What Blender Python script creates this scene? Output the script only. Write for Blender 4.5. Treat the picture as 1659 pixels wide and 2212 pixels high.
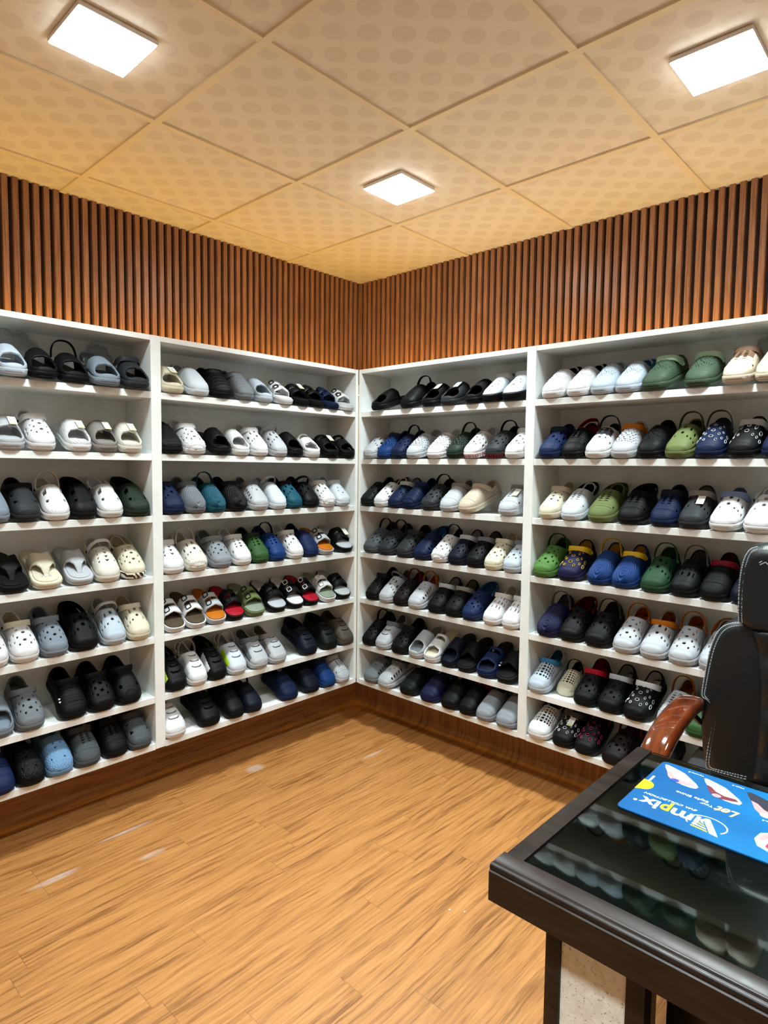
import bpy, bmesh, math, random
import numpy as np
from mathutils import Vector, Matrix, Euler
from mathutils.geometry import delaunay_2d_cdt
PI = math.pi
scene = bpy.context.scene
for o in list(bpy.data.objects): bpy.data.objects.remove(o)
C = scene.collection
random.seed(4)

# ------------------------------------------------------------- camera, light, exposure
FLOOR, CEIL = -0.235, 2.3077          # z = 0 is the underside of the shelf racks
CAM = dict(loc=(2.3971, -2.3629, 1.1683), yaw=0.7507, pitch=0.0706, roll=0.0118, f=1362.6)
EXPOSURE = 0.0
PANEL_W = 16.0                        # watts of each ceiling panel
STRIP_E = 20.0                         # emission of the warm strips on top of the racks
PANELS = [(x, y) for x in (0.615, 1.815) for y in (-0.385, -1.585)]+[(3.015, -.385), (1.815, -2.785), (3.015, -2.785)]

def make_camera():
    yw, pt, rl = CAM['yaw'], CAM['pitch'], CAM['roll']
    F = Vector((-math.sin(yw)*math.cos(pt), math.cos(yw)*math.cos(pt), -math.sin(pt)))
    R0 = Vector((math.cos(yw), math.sin(yw), 0)); U0 = R0.cross(F)
    R = R0*math.cos(rl)+U0*math.sin(rl); U = -R0*math.sin(rl)+U0*math.cos(rl)
    cd = bpy.data.cameras.new('camera'); co = bpy.data.objects.new('camera', cd); C.objects.link(co)
    M = Matrix((R, U, -F)).transposed().to_4x4(); M.translation = Vector(CAM['loc']); co.matrix_world = M
    cd.sensor_fit = 'HORIZONTAL'; cd.sensor_width = 36; cd.lens = 36*CAM['f']/1659; cd.clip_start = 0.02
    scene.camera = co
make_camera()
w = bpy.data.worlds.new('world'); scene.world = w; w.use_nodes = True
w.node_tree.nodes['Background'].inputs[0].default_value = (0.9, 0.95, 1, 1)
w.node_tree.nodes['Background'].inputs[1].default_value = 0.3
vs = scene.view_settings
vs.view_transform = 'Standard'; vs.look = 'None'; vs.gamma = 1; vs.exposure = EXPOSURE; vs.use_curve_mapping = False
scene.cycles.max_bounces = 8; scene.cycles.transmission_bounces = 6; scene.cycles.diffuse_bounces = 5

# ------------------------------------------------------------- helpers
def lin(h):
    h = h.lstrip('#'); c = [int(h[i:i+2], 16)/255 for i in (0, 2, 4)]
    return tuple((x/12.92 if x <= .04045 else ((x+.055)/1.055)**2.4) for x in c)+(1,)
MATS = {}
def mat(name, col, rough=.5, metal=0, spec=.5, **kw):
    if name in MATS: return MATS[name]
    m = bpy.data.materials.new(name); m.use_nodes = True; b = m.node_tree.nodes['Principled BSDF']
    b.inputs['Base Color'].default_value = lin(col) if isinstance(col, str) else col
    b.inputs['Roughness'].default_value = rough; b.inputs['Metallic'].default_value = metal
    b.inputs['Specular IOR Level'].default_value = spec
    for k, v in kw.items(): b.inputs[k.replace('_', ' ')].default_value = v
    MATS[name] = m; return m
class NT:
    """small node graph writer"""
    def __init__(s, m): s.t = m.node_tree; s.b = s.t.nodes['Principled BSDF']
    def n(s, typ, **kw):
        n = s.t.nodes.new('ShaderNode'+typ)
        for k, v in kw.items():
            if k.startswith('i_'):
                n.inputs[k[2:].replace('_', ' ')].default_value = v
            else: setattr(n, k, v)
        return n
    def l(s, a, b): s.t.links.new(a, b)
    def math(s, op, a, b=None, c=None):
        n = s.t.nodes.new('ShaderNodeMath'); n.operation = op
        for i, v in enumerate((a, b, c)):
            if v is None: continue
            if isinstance(v, (int, float)): n.inputs[i].default_value = v
            else: s.l(v, n.inputs[i])
        return n.outputs[0]
    def ramp(s, fac, stops):
        n = s.t.nodes.new('ShaderNodeValToRGB'); e = n.color_ramp.elements
        while len(e) < len(stops): e.new(.5)
        for q, (p, c) in zip(e, stops): q.position = p; q.color = lin(c) if isinstance(c, str) else c
        s.l(fac, n.inputs[0]); return n.outputs[0]
    def mix(s, fac, a, b, mode='MIX'):
        n = s.t.nodes.new('ShaderNodeMix'); n.data_type = 'RGBA'; n.blend_type = mode
        for inp, v in ((n.inputs[0], fac), (n.inputs[6], a), (n.inputs[7], b)):
            if isinstance(v, (int, float)): inp.default_value = v
            elif isinstance(v, str): inp.default_value = lin(v)
            elif isinstance(v, tuple): inp.default_value = v
            else: s.l(v, inp)
        return n.outputs[2]
    def noise(s, vec, scale, detail=3, rough=.5):
        n = s.t.nodes.new('ShaderNodeTexNoise'); n.inputs['Scale'].default_value = scale
        n.inputs['Detail'].default_value = detail; n.inputs['Roughness'].default_value = rough
        if vec is not None: s.l(vec, n.inputs['Vector'])
        return n.outputs[0]
    def comb(s, x, y, z=0.0):
        n = s.t.nodes.new('ShaderNodeCombineXYZ')
        for i, v in enumerate((x, y, z)):
            if isinstance(v, (int, float)): n.inputs[i].default_value = v
            else: s.l(v, n.inputs[i])
        return n.outputs[0]
    def sep(s, v):
        n = s.t.nodes.new('ShaderNodeSeparateXYZ'); s.l(v, n.inputs[0]); return n.outputs
    def bump(s, h, dist, strength=1):
        n = s.t.nodes.new('ShaderNodeBump'); n.inputs['Distance'].default_value = dist; n.inputs['Strength'].default_value = strength
        s.l(h, n.inputs['Height']); s.l(n.outputs[0], s.b.inputs['Normal'])

def link(name, me, mats=(), parent=None, smooth=False, loc=None):
    o = bpy.data.objects.new(name, me); C.objects.link(o)
    if isinstance(mats, bpy.types.Material): mats = (mats,)
    if mats and not me.materials:
        for m in mats: me.materials.append(m)
    if smooth:
        for p in me.polygons: p.use_smooth = True
    if parent: o.parent = parent
    if loc: o.location = loc
    return o
def tag(o, label, cat, group=None, kind=None):
    if label: o['label'] = label
    if cat: o['category'] = cat
    if group: o['group'] = group
    if kind: o['kind'] = kind
    return o
def thing(name, label, cat, loc=(0, 0, 0), rz=0, group=None):
    o = bpy.data.objects.new(name, None); C.objects.link(o); o.location = loc; o.rotation_euler = (0, 0, rz); o.empty_display_size = .05
    return tag(o, label, cat, group)
class MB:
    """mesh builder: boxes, prisms, tubes gathered into one mesh"""
    def __init__(s): s.bm = bmesh.new(); s.mi = 0
    def _mi(s, faces):
        for f in faces: f.material_index = s.mi
    def box(s, x0, x1, y0, y1, z0, z1, bev=0, seg=2):
        r = bmesh.ops.create_cube(s.bm, size=1); vs_ = r['verts']
        for v in vs_: v.co = Vector(((x0+x1)/2+v.co.x*(x1-x0), (y0+y1)/2+v.co.y*(y1-y0), (z0+z1)/2+v.co.z*(z1-z0)))
        s._mi({f for v in vs_ for f in v.link_faces})
        if bev: bmesh.ops.bevel(s.bm, geom=list({e for v in vs_ for e in v.link_edges}), offset=bev, segments=seg, affect='EDGES', profile=.5)
        return s
    def prism(s, pts, d, axis='y', off=0.0):
        """polygon pts (2d) extruded along an axis from off to off+d"""
        def P(a, b, c): return {'y': (a, c, b), 'x': (c, a, b), 'z': (a, b, c)}[axis]
        A = [s.bm.verts.new(P(a, b, off)) for a, b in pts]; B = [s.bm.verts.new(P(a, b, off+d)) for a, b in pts]
        n = len(pts); fs = [s.bm.faces.new(A), s.bm.faces.new(B[::-1])]
        for i in range(n): fs.append(s.bm.faces.new((A[i], B[i], B[(i+1) % n], A[(i+1) % n])))
        s._mi(fs); return s
    def tube(s, pts, r, n=8, caps=True, flat=1.0):
        pts = [Vector(p) for p in pts]; rings = []; up = Vector((0, 0, 1)); m = len(pts)
        for i, p in enumerate(pts):
            t = (pts[min(i+1, m-1)]-pts[max(i-1, 0)]).normalized()
            a = up.cross(t)
            if a.length < .05: a = Vector((1, 0, 0)).cross(t)
            a.normalize(); b = t.cross(a); rr = r[i] if isinstance(r, (list, tuple)) else r
            rings.append([s.bm.verts.new(p+a*math.cos(2*PI*k/n)*rr+b*math.sin(2*PI*k/n)*rr*flat) for k in range(n)])
        fs = []
        for A, B in zip(rings, rings[1:]):
            for k in range(n): fs.append(s.bm.faces.new((A[k], A[(k+1) % n], B[(k+1) % n], B[k])))
        if caps: fs += [s.bm.faces.new(rings[0][::-1]), s.bm.faces.new(rings[-1])]
        s._mi(fs); return s
    def lathe(s, prof, c=(0, 0, 0), n=24):
        rings = [[s.bm.verts.new((c[0]+r*math.cos(2*PI*k/n), c[1]+r*math.sin(2*PI*k/n), c[2]+z)) for k in range(n)] for r, z in prof]
        fs = []
        for A, B in zip(rings, rings[1:]):
            for k in range(n): fs.append(s.bm.faces.new((A[k], A[(k+1) % n], B[(k+1) % n], B[k])))
        fs += [s.bm.faces.new(rings[0][::-1]), s.bm.faces.new(rings[-1])]
        s._mi(fs); return s
    def mesh(s, name):
        bmesh.ops.recalc_face_normals(s.bm, faces=s.bm.faces)
        me = bpy.data.meshes.new(name); s.bm.to_mesh(me); s.bm.free(); return me
    def build(s, name, mats, parent=None, smooth=False, loc=None):
        return link(name, s.mesh(name), mats, parent, smooth, loc)
def sharp(o, ang=35):
    """smooth shading that keeps hard edges"""
    me = o.data
    for p in me.polygons: p.use_smooth = True
    me.set_sharp_from_angle(angle=math.radians(ang)); return o

# ------------------------------------------------------------- setting materials
def slat_mat():
    m = mat('slat_wood', '#7a4226', .38, spec=.5); t = NT(m)
    g = t.n('NewGeometry'); X, Y, Z = t.sep(g.outputs['Position'])[:3]
    xy = t.math('SUBTRACT', X, Y)
    v = t.comb(t.math('MULTIPLY', xy, 260), 0.0, t.math('MULTIPLY', Z, 7))
    n = t.noise(v, 1, 5, .6)
    cell = t.math('FLOOR', t.math('DIVIDE', xy, .039))
    wn = t.n('TexWhiteNoise', noise_dimensions='1D'); t.l(cell, wn.inputs['W'])
    c = t.ramp(n, [(.25, '#6e4b3a'), (.5, '#a07257'), (.75, '#c69c80')])
    c2 = t.mix(t.math('MULTIPLY', wn.outputs[0], .4), c, '#5d3a28')
    t.l(c2, t.b.inputs['Base Color'])
    t.l(t.math('MULTIPLY_ADD', n, .2, .20), t.b.inputs['Roughness']); t.bump(n, .0006, .5)
    return m
SCUFFS = [(.2, -1.62, .018, .09), (.307, -1.325, .016, .055), (.03, -.686, .035, .05), (.322, -.2, .010, .09), (.10, -1.33, .010, .12)]
def floor_mat():
    m = mat('vinyl_planks', '#c08a50', .42, spec=.35); t = NT(m)
    uv = t.n('UVMap'); U, V = t.sep(uv.outputs[0])[:2]
    W_, L_ = .092, .92
    row = t.math('FLOOR', t.math('DIVIDE', U, W_))
    wn = t.n('TexWhiteNoise', noise_dimensions='1D'); t.l(row, wn.inputs['W'])
    vv = t.math('DIVIDE', t.math('ADD', V, t.math('MULTIPLY', wn.outputs[0], 5.0)), L_)
    cell = t.math('FLOOR', vv)
    wn2 = t.n('TexWhiteNoise', noise_dimensions='2D'); t.l(t.comb(row, cell), wn2.inputs['Vector'])
    rnd = wn2.outputs[0]
    base = t.comb(t.math('ADD', t.math('MULTIPLY', U, 72), t.math('MULTIPLY', rnd, 37)), t.math('MULTIPLY', V, 2.8), t.math('MULTIPLY', rnd, 19))
    warp = t.noise(t.comb(t.math('MULTIPLY', U, 7), t.math('MULTIPLY', V, 2.0), rnd), 1, 3)
    base2 = t.n('VectorMath', operation='ADD'); t.l(base, base2.inputs[0]); t.l(t.comb(t.math('MULTIPLY', warp, 5), 0.0, 0.0), base2.inputs[1])
    n1 = t.noise(base2.outputs[0], 1, 6, .62)
    fine = t.noise(t.comb(t.math('MULTIPLY', U, 330), t.math('MULTIPLY', V, 9), rnd), 1, 3, .6)
    f = t.math('ADD', t.math('MULTIPLY', n1, .66), t.math('MULTIPLY', fine, .34))
    c = t.ramp(f, [(.31, '#4f2d14'), (.41, '#805229'), (.50, '#a06d3a'), (.66, '#b58049')])
    c = t.mix(t.math('MULTIPLY', rnd, .22), c, '#a9733f')
    # joints
    fu = t.math('FRACT', t.math('DIVIDE', U, W_)); fv = t.math('FRACT', vv)
    ju = t.math('LESS_THAN', fu, .012); jv = t.math('LESS_THAN', fv, .0025)
    j = t.math('MULTIPLY', t.math('MAXIMUM', ju, jv), .45)
    c = t.mix(j, c, '#6a4324')
    # pale scuffs
    sc = t.noise(t.comb(t.math('MULTIPLY', U, 6), t.math('MULTIPLY', V, 2.2), 3.7), 1, 4, .7)
    sm = t.n('MapRange', i_From_Min=.70, i_From_Max=.80, i_To_Max=.38); t.l(sc, sm.inputs[0])
    dirt = sm.outputs[0]; rough = t.noise(t.comb(t.math('MULTIPLY', U, 40), t.math('MULTIPLY', V, 14), 1.3), 1, 4, .7)
    for sx, sy, rx, ry in SCUFFS:
        dd = t.math('SQRT', t.math('ADD', t.math('POWER', t.math('DIVIDE', t.math('SUBTRACT', U, sx), rx), 2), t.math('POWER', t.math('DIVIDE', t.math('SUBTRACT', V, sy), ry), 2)))
        q = t.n('MapRange', i_From_Min=.55, i_From_Max=1.1, i_To_Min=.75, i_To_Max=0.0); t.l(dd, q.inputs[0])
        dirt = t.math('MAXIMUM', dirt, t.math('MULTIPLY', q.outputs[0], t.math('MULTIPLY_ADD', rough, 1.3, -.1)))
    c = t.mix(dirt, c, '#b9b0a8')
    t.l(c, t.b.inputs['Base Color']); t.bump(t.math('SUBTRACT', fine, j), .0005, .35)
    t.l(t.math('MULTIPLY_ADD', n1, .2, .34), t.b.inputs['Roughness'])
    return m
def ceiling_mat():
    m = mat('ceiling_tile', '#c6ab8b', .5, spec=.35); t = NT(m)
    g = t.n('NewGeometry'); X, Y, Z = t.sep(g.outputs['Position'])[:3]
    P = .0658
    # lobed patches on every second cell of a square lattice
    u = t.math('ADD', t.math('DIVIDE', X, P), 200-.648+.5); v = t.math('ADD', t.math('DIVIDE', Y, P), 200-.003+.5)
    par = t.math('MODULO', t.math('ADD', t.math('FLOOR', u), t.math('FLOOR', v)), 2)
    fa = t.math('SUBTRACT', t.math('FRACT', u), .5); fb = t.math('SUBTRACT', t.math('FRACT', v), .5)
    d0 = t.math('ADD', t.math('POWER', t.math('ABSOLUTE', t.math('MULTIPLY', fa, 1.92)), 2.0), t.math('POWER', t.math('ABSOLUTE', t.math('MULTIPLY', fb, 1.92)), 2.0))
    d = t.math('ADD', d0, t.math('MULTIPLY', par, 9.0))
    mr = t.n('MapRange', i_From_Min=.85, i_From_Max=1.0, i_To_Min=1.0, i_To_Max=0.0); t.l(d, mr.inputs[0])
    rim = t.n('MapRange', i_From_Min=1.0, i_From_Max=1.25, i_To_Min=1.0, i_To_Max=0.0); t.l(d, rim.inputs[0])
    rimm = t.math('MULTIPLY', rim.outputs[0], t.math('SUBTRACT', 1.0, mr.outputs[0]))
    sp = t.noise(g.outputs['Position'], 260, 2, .6)
    big = t.noise(g.outputs['Position'], 2.5, 2)
    dark = t.math('MULTIPLY', mr.outputs[0], t.math('MULTIPLY_ADD', sp, .5, .12))
    c = t.mix(dark, '#eadfce', '#d0c0ac')
    c = t.mix(t.math('MULTIPLY', rimm, .3), c, '#ebe0d0')
    t.l(c, t.b.inputs['Base Color'])
    t.bump(t.math('ADD', mr.outputs[0], t.math('MULTIPLY', sp, .5)), .0004, .5)
    return m
def shelf_mat():
    m = mat('white_laminate', '#d4d8dc', .3, spec=.5); t = NT(m)
    g = t.n('NewGeometry'); n = t.noise(g.outputs['Position'], 7, 4, .65)
    c = t.ramp(n, [(.3, '#dde3e0'), (.6, '#ebf0ef')]); t.l(c, t.b.inputs['Base Color'])
    t.l(t.math('MULTIPLY_ADD', n, .25, .2), t.b.inputs['Roughness'])
    return m
M_slat, M_floor, M_ceil, M_shelf = slat_mat(), floor_mat(), ceiling_mat(), shelf_mat()
M_tee = mat('cream_tee', '#ecdcbc', .4)
M_wall = mat('wall_paint', '#ecebe8', .7)
M_panel = mat('lamp_diffuser', '#ffffff', .4); M_panel.node_tree.nodes['Principled BSDF'].inputs['Emission Color'].default_value = (.93, .985, 1, 1)
M_panel.node_tree.nodes['Principled BSDF'].inputs['Emission Strength'].default_value = 26
M_rim = mat('lamp_rim', '#e8e8e8', .3)
M_strip = mat('warm_strip', '#ffcc66', .5); M_strip.node_tree.nodes['Principled BSDF'].inputs['Emission Color'].default_value = (1, .60, .10, 1)
M_strip.node_tree.nodes['Principled BSDF'].inputs['Emission Strength'].default_value = STRIP_E

# ------------------------------------------------------------- room
XR, YF = 4.6, -4.8                    # far ends of the room behind the camera
WL, WR = -.5, .5                      # planes of the slatted walls
def struct(o): o['kind'] = 'structure'; return o
def slat_wall(name, axis):
    """fluted cladding: raised slats and grooves every 39 mm, one mesh per wall"""
    bm = bmesh.new(); pitch, face, dep = .039, .0215, .019; z0, z1 = FLOOR, CEIL+.02
    prof = []; s = 0.0; n = 130 if axis == 'x' else 136
    for i in range(n):
        a = i*pitch
        prof += [(a, 0), (a+.0080, 0), (a+.0090, dep-.001), (a+.0100, dep), (a+.0080+face, dep), (a+.0090+face, dep-.001), (a+.0100+face, 0)]
    prof.append((n*pitch, 0))
    pts = []
    for a, d in prof:
        if axis == 'x': p = (WL+a, WR-d)        # right wall runs along +x, faces -y
        else: p = (WL+d, WR-a)                  # left wall runs along -y, faces +x
        pts.append((bm.verts.new((p[0], p[1], z0)), bm.verts.new((p[0], p[1], z1))))
    for k, ((a, b), (c, d)) in enumerate(zip(pts, pts[1:])):
        f = bm.faces.new((a, c, d, b)); f.material_index = 1 if prof[k][1] == 0 and prof[k+1][1] == 0 else 0
    bmesh.ops.recalc_face_normals(bm, faces=bm.faces)
    me = bpy.data.meshes.new(name); bm.to_mesh(me); bm.free()
    # normals must face the room
    want = Vector((0, -1, 0)) if axis == 'x' else Vector((1, 0, 0))
    if sum(p.normal.dot(want) for p in me.polygons) < 0: me.flip_normals()
    o = link(name, me, (M_slat, mat('slat_backing', '#23100a', .8))); return struct(o)
slat_wall('wall_right', 'x'); slat_wall('wall_left', 'y')
struct(MB().box(WL, XR+.1, YF-.1, YF, FLOOR, CEIL).build('wall_front', M_wall))
struct(MB().box(XR, XR+.1, YF, WR, FLOOR, CEIL).build('wall_far', M_wall))

def make_floor():
    """vinyl sheet: flat floor that coves up behind the racks on both sides, uv in metres"""
    prof = [(0.0, 0.0)]; R = .05; ins = .20         # ins: where the cove starts, outward of the rack fronts
    bm = bmesh.new(); uvl = bm.loops.layers.uv.new('UVMap')
    arc = [(ins+R*math.sin(q), R-R*math.cos(q)) for q in [PI/2*i/6 for i in range(7)]]+[(ins+R, -FLOOR)]
    dist = [ins]
    for (a, b), (c, d) in zip(arc, arc[1:]): dist.append(dist[-1]+math.hypot(c-a, d-b))
    def quad(ps, uvs):
        f = bm.faces.new([bm.verts.new(p) for p in ps])
        for l, uv in zip(f.loops, uvs): l[uvl].uv = uv
        f.smooth = True
    e = ins
    quad([(-e, YF, FLOOR), (XR, YF, FLOOR), (XR, e, FLOOR), (-e, e, FLOOR)], [(-e, YF), (XR, YF), (XR, e), (-e, e)])
    for (a, za), (b, zb), da, db in zip(arc, arc[1:], dist, dist[1:]):
        # left side: mitred at the corner
        quad([(-a, YF, FLOOR+za), (-a, a, FLOOR+za), (-b, b, FLOOR+zb), (-b, YF, FLOOR+zb)], [(-da, YF), (-da, a), (-db, b), (-db, YF)])
        quad([(-a, a, FLOOR+za), (XR, a, FLOOR+za), (XR, b, FLOOR+zb), (-b, b, FLOOR+zb)], [(-a, da), (XR, da), (XR, db), (-b, db)])
    bmesh.ops.remove_doubles(bm, verts=bm.verts, dist=1e-5); bmesh.ops.recalc_face_normals(bm, faces=bm.faces)
    me = bpy.data.meshes.new('floor'); bm.to_mesh(me); bm.free()
    if me.polygons[0].normal.z < 0: me.flip_normals()
    return struct(link('floor', me, M_floor))
make_floor()
struct(MB().box(WL-.05, XR+.1, YF-.1, WR+.05, FLOOR-.1, FLOOR-.004).build('trim_1', M_wall))

TX, TY, TS = -.2672, -.0892, .6       # ceiling grid origin and module
def make_ceiling():
    c = MB().box(WL-.05, XR+.1, YF-.1, WR+.05, CEIL+.006, CEIL+.06).build('ceiling', M_ceil); struct(c)
    b = MB(); h = .0125
    x = TX
    while x < XR: b.box(x-h, x+h, YF, WR-.02, CEIL-.001, CEIL+.007); x += TS
    y = TY
    while y > YF: b.box(WL+.02, XR, y-h, y+h, CEIL-.0015, CEIL+.007); y -= TS
    b.build('ceiling_grid', M_tee, c)
make_ceiling()
def panel_light(i, x, y):
    lbl = {0: 'small square lit ceiling panel nearest the corner of the slatted walls', 1: 'square lit ceiling panel at the upper left, above the left racks',
           2: 'square lit ceiling panel at the upper right, above the right racks'}.get(i)
    t = thing('ceiling_light', lbl or 'square lit ceiling panel behind the camera, outside the photo', 'ceiling light', (x, y, CEIL), 0, 'square ceiling light panels')
    s = .101
    MB().box(-s-.003, s+.003, -s-.003, s+.003, -.009, .004, .0015).build('frame', M_rim, t)
    MB().box(-s, s, -s, s, -.0125, -.003).build('diffuser', M_panel, t)
    ld = bpy.data.lights.new('panel_lamp', 'AREA'); ld.shape = 'SQUARE'; ld.size = 2*s; ld.energy = PANEL_W; ld.spread = math.radians(112); ld.color = (.85, .97, .99)
    lo = bpy.data.objects.new('lamp', ld); C.objects.link(lo); lo.parent = t; lo.location = (0, 0, -.0155)
for i, (x, y) in enumerate(PANELS): panel_light(i, x, y)
for nm, lb, bx in (('led_strip', 'warm light strip hidden on top of the left racks', (-.41, -.38, -2.2, .3)), ('led_strip', 'warm light strip hidden on top of the right racks', (-.3, 2.2, .38, .41))):
    o = MB().box(bx[0], bx[1], bx[2], bx[3], 1.6785, 1.69).build(nm, M_strip); tag(o, lb, 'light strip')

# ------------------------------------------------------------- shelf racks
SH = [1.457, 1.211, .963, .717, .469, .22, .024]     # top face of each board
TOPZ, TH, DEP = 1.678, .0265, .225
def rack(name, label, x0, x1, left_w, right_w, side):
    """built along +x with its front at y=0 and depth +y, then turned for the left wall"""
    t = thing('shelf_rack', label, 'shelf', group='white open shoe racks')
    if side == 'L': t.rotation_euler.z = PI/2           # local +x -> world +y, local +y -> world -x
    if left_w: MB().box(x0, x0+left_w, 0, DEP+.01, 0, TOPZ, .0008, 1).build('side_panel', M_shelf, t)
    if right_w: MB().box(x1-right_w, x1, 0, DEP+.01, 0, TOPZ, .0008, 1).build('side_panel', M_shelf, t)
    a, b = x0+left_w+.0003, x1-right_w-.0003
    MB().box(a, b, .0006, .30, TOPZ-.021, TOPZ-.0002, .0008, 1).build('top_board', M_shelf, t)
    for z in SH: MB().box(a, b, .0006, DEP, z-TH, z, .0008, 1).build('shelf_board', M_shelf, t)
    MB().box(a, b, DEP, DEP+.008, 0, TOPZ-.021).build('back_panel', M_shelf, t)
    return t
rack('shelf_rack', 'white shoe rack left of the wooden corner, ten shoes wide', -1.1092, -.0025, 0, .018, 'L')
rack('shelf_rack', 'white shoe rack at the far left edge of the photo', -2.30, -1.1095, .018, .0425, 'L')
rack('shelf_rack', 'white shoe rack right of the wooden corner', .0025, 1.0445, .018, .0425, 'R')
rack('shelf_rack', 'white shoe rack at the far right, partly behind the black office chair', 1.0448, 2.35, 0, .018, 'R')
struct(MB().box(-.012, -.0026, .0026, .012, .02, 1.60).build('trim_2', mat('cream_filler', '#e2d6b8', .5)))
o = MB().lathe([(.0001, -.002), (.0042, -.002), (.0042, 0), (.003, .0012), (.0001, .0014)], n=16).build('screw_cap', mat('cap_white', '#f2f2f0', .3), smooth=True)
o.rotation_euler = (PI/2, 0, PI/4); o.location = (.0026, -.0026, 1.545); tag(o, 'small white round cap in the corner gap between the racks', 'cap')
# ------------------------------------------------------------- footwear
COL = dict(black='#15171a', white='#e6e8ea', offwhite='#e2dfd3', cream='#ded8bf', ltblue='#b9c6d3', whiteblue='#d3dde6', bluegrey='#93a1b0', ltgrey='#bcc1c7',
           grey='#868d94', grey2='#a3aab2', dkgrey='#5a6065', charcoal='#34383c', warmgrey='#a49f9a', dkgreen='#27362b', dkgreen2='#2c5036', blackgreen='#1b2422', navy='#17264a',
           navyblue='#1d2f5c', navyblack='#131a2c', navypurple='#20224a', blue='#1d4383', teal='#1f5f73', skyblue='#86b3e0', sky='#3f8fd0', skyd='#3c86b8', green='#3d6636', green3='#4c7a55',
           green2='#4b5f4b', mint='#b5e0c0', leaf='#5f9048', olive='#7b8a55', olived='#4f5a38', sage='#a3b09a', brown='#5d4f3c', orange='#e0811c', orange2='#b86a10', red='#c3162c', crimson='#8f1230',
           magenta='#8e1443', pink='#e0447a', lime='#c3ee2a', yellow='#e6bd12', taupe='#5f574c', beige='#cdbfa9', tan='#8a6a55', periwinkle='#8fa5cf', blackbrown='#241b1b', camo='#5f6a4f', silver='#c8ccd0')
def eva(c):
    k = .74 if lin(COL[c])[1] > .5 else .36 if max(lin(COL[c])[:3]) < .025 else .55
    return mat('eva_'+c, tuple(v*k for v in lin(COL[c])[:3])+(1,), .55, spec=.35 if k > .7 else .14)
SL, SZ = .252, .024                    # shoe length, thickness of the sole under the rim
AH = .08                               # half the developed width of the upper
def interp(t, xs, ys): return np.interp(t, xs, ys)
def half_w(t):
    b = interp(t, [0, .25, .5, .72, .85, 1], [.0350, .0360, .041, .0480, .0490, .047])
    h = np.where(t < .15, np.sqrt(np.clip(1-((.15-t)/.15)**2, 0, 1)), 1.0)
    q = np.where(t > .80, np.clip(1-((t-.80)/.20)**2.6, 0, 1)**(1/2.4), 1.0)
    return b*h*q
def mid_x(t): return .0055*np.sin(PI*np.clip((t-.1)/.9, 0, 1)*1.0)-.003*t
def spring(t): return SL*.16*np.clip(t-.74, 0, 1)**2
def dome_h(t, kind):
    if kind == 'sandal': b = interp(t, [0, .3, .45, .62, .8, 1], [.05, .056, .060, .050, .040, .03])
    elif kind == 'thong': b = interp(t, [0, .42, .55, .72, .80, 1], [.06, .062, .050, .026, .010, .002])
    elif kind == 'slide': b = interp(t, [0, .3, .46, .6, .8, 1], [.050, .058, .063, .058, .043, .03])
    else: b = interp(t, [0, .1, .28, .44, .56, .7, .82, 1], [.056, .060, .057, .070, .065, .053, .041, .028])
    h = np.where(t < .09, np.clip(1-((.09-t)/.09)**2.6, 0, 1)**(1/2.4), 1.0)
    q = np.where(t > .80, np.clip(1-((t-.80)/.20)**2.3, 0, 1)**(1/2.1), 1.0)
    return b*h*q
def surf(a, b, kind):
    """developed coordinates (a across, b from the heel) -> point on the shell; heel at +y, toe at -y, origin under the ball"""
    t = np.clip(b/SL, 0, 1); th = np.clip(a/AH, -1, 1)*PI/2
    sn, cs = np.sin(th), np.cos(th)
    x = mid_x(t)+half_w(t)*np.sign(sn)*np.abs(sn)**.78
    z = SZ-.003+(dome_h(t, kind)+.003*0)*np.abs(cs)**.72+spring(t)
    y = SL*.5+.075-.0-(t*SL)+0*x
    return np.stack([x, y-.0, z], -1)
# y offset: ball of the foot (b = .8 SL) sits at y = 0
OFF = SL*.5+.075-.8*SL
def S(a, b, kind):
    p = surf(np.asarray(a, float), np.asarray(b, float), kind); p[..., 1] -= OFF; return p
def ell(a, b, ra, rb, n=12, sq=2.0, rot=0):
    out = []
    for k in range(n):
        q = 2*PI*(k+.5)/n; c, s = math.cos(q), math.sin(q)
        x, y = ra*math.copysign(abs(c)**(2/sq), c), rb*math.copysign(abs(s)**(2/sq), s)
        out.append((a+x*math.cos(rot)-y*math.sin(rot), b+x*math.sin(rot)+y*math.cos(rot)))
    return out
def poly(a, b, pts, s=1): return [(a+x*s, b+y*s) for x, y in pts]
def sym(f): return [h for sg in (-1, 1) for h in f(sg)]
CLOGOPEN = ell(0, .069, .052, .050, 28, 2.6)
SLIDEOPEN = [(-.2, -.01), (.2, -.01), (.2, .098), (.05, .104), (.03, .112), (0, .116), (-.03, .112), (-.05, .104), (-.2, .098)]
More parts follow.
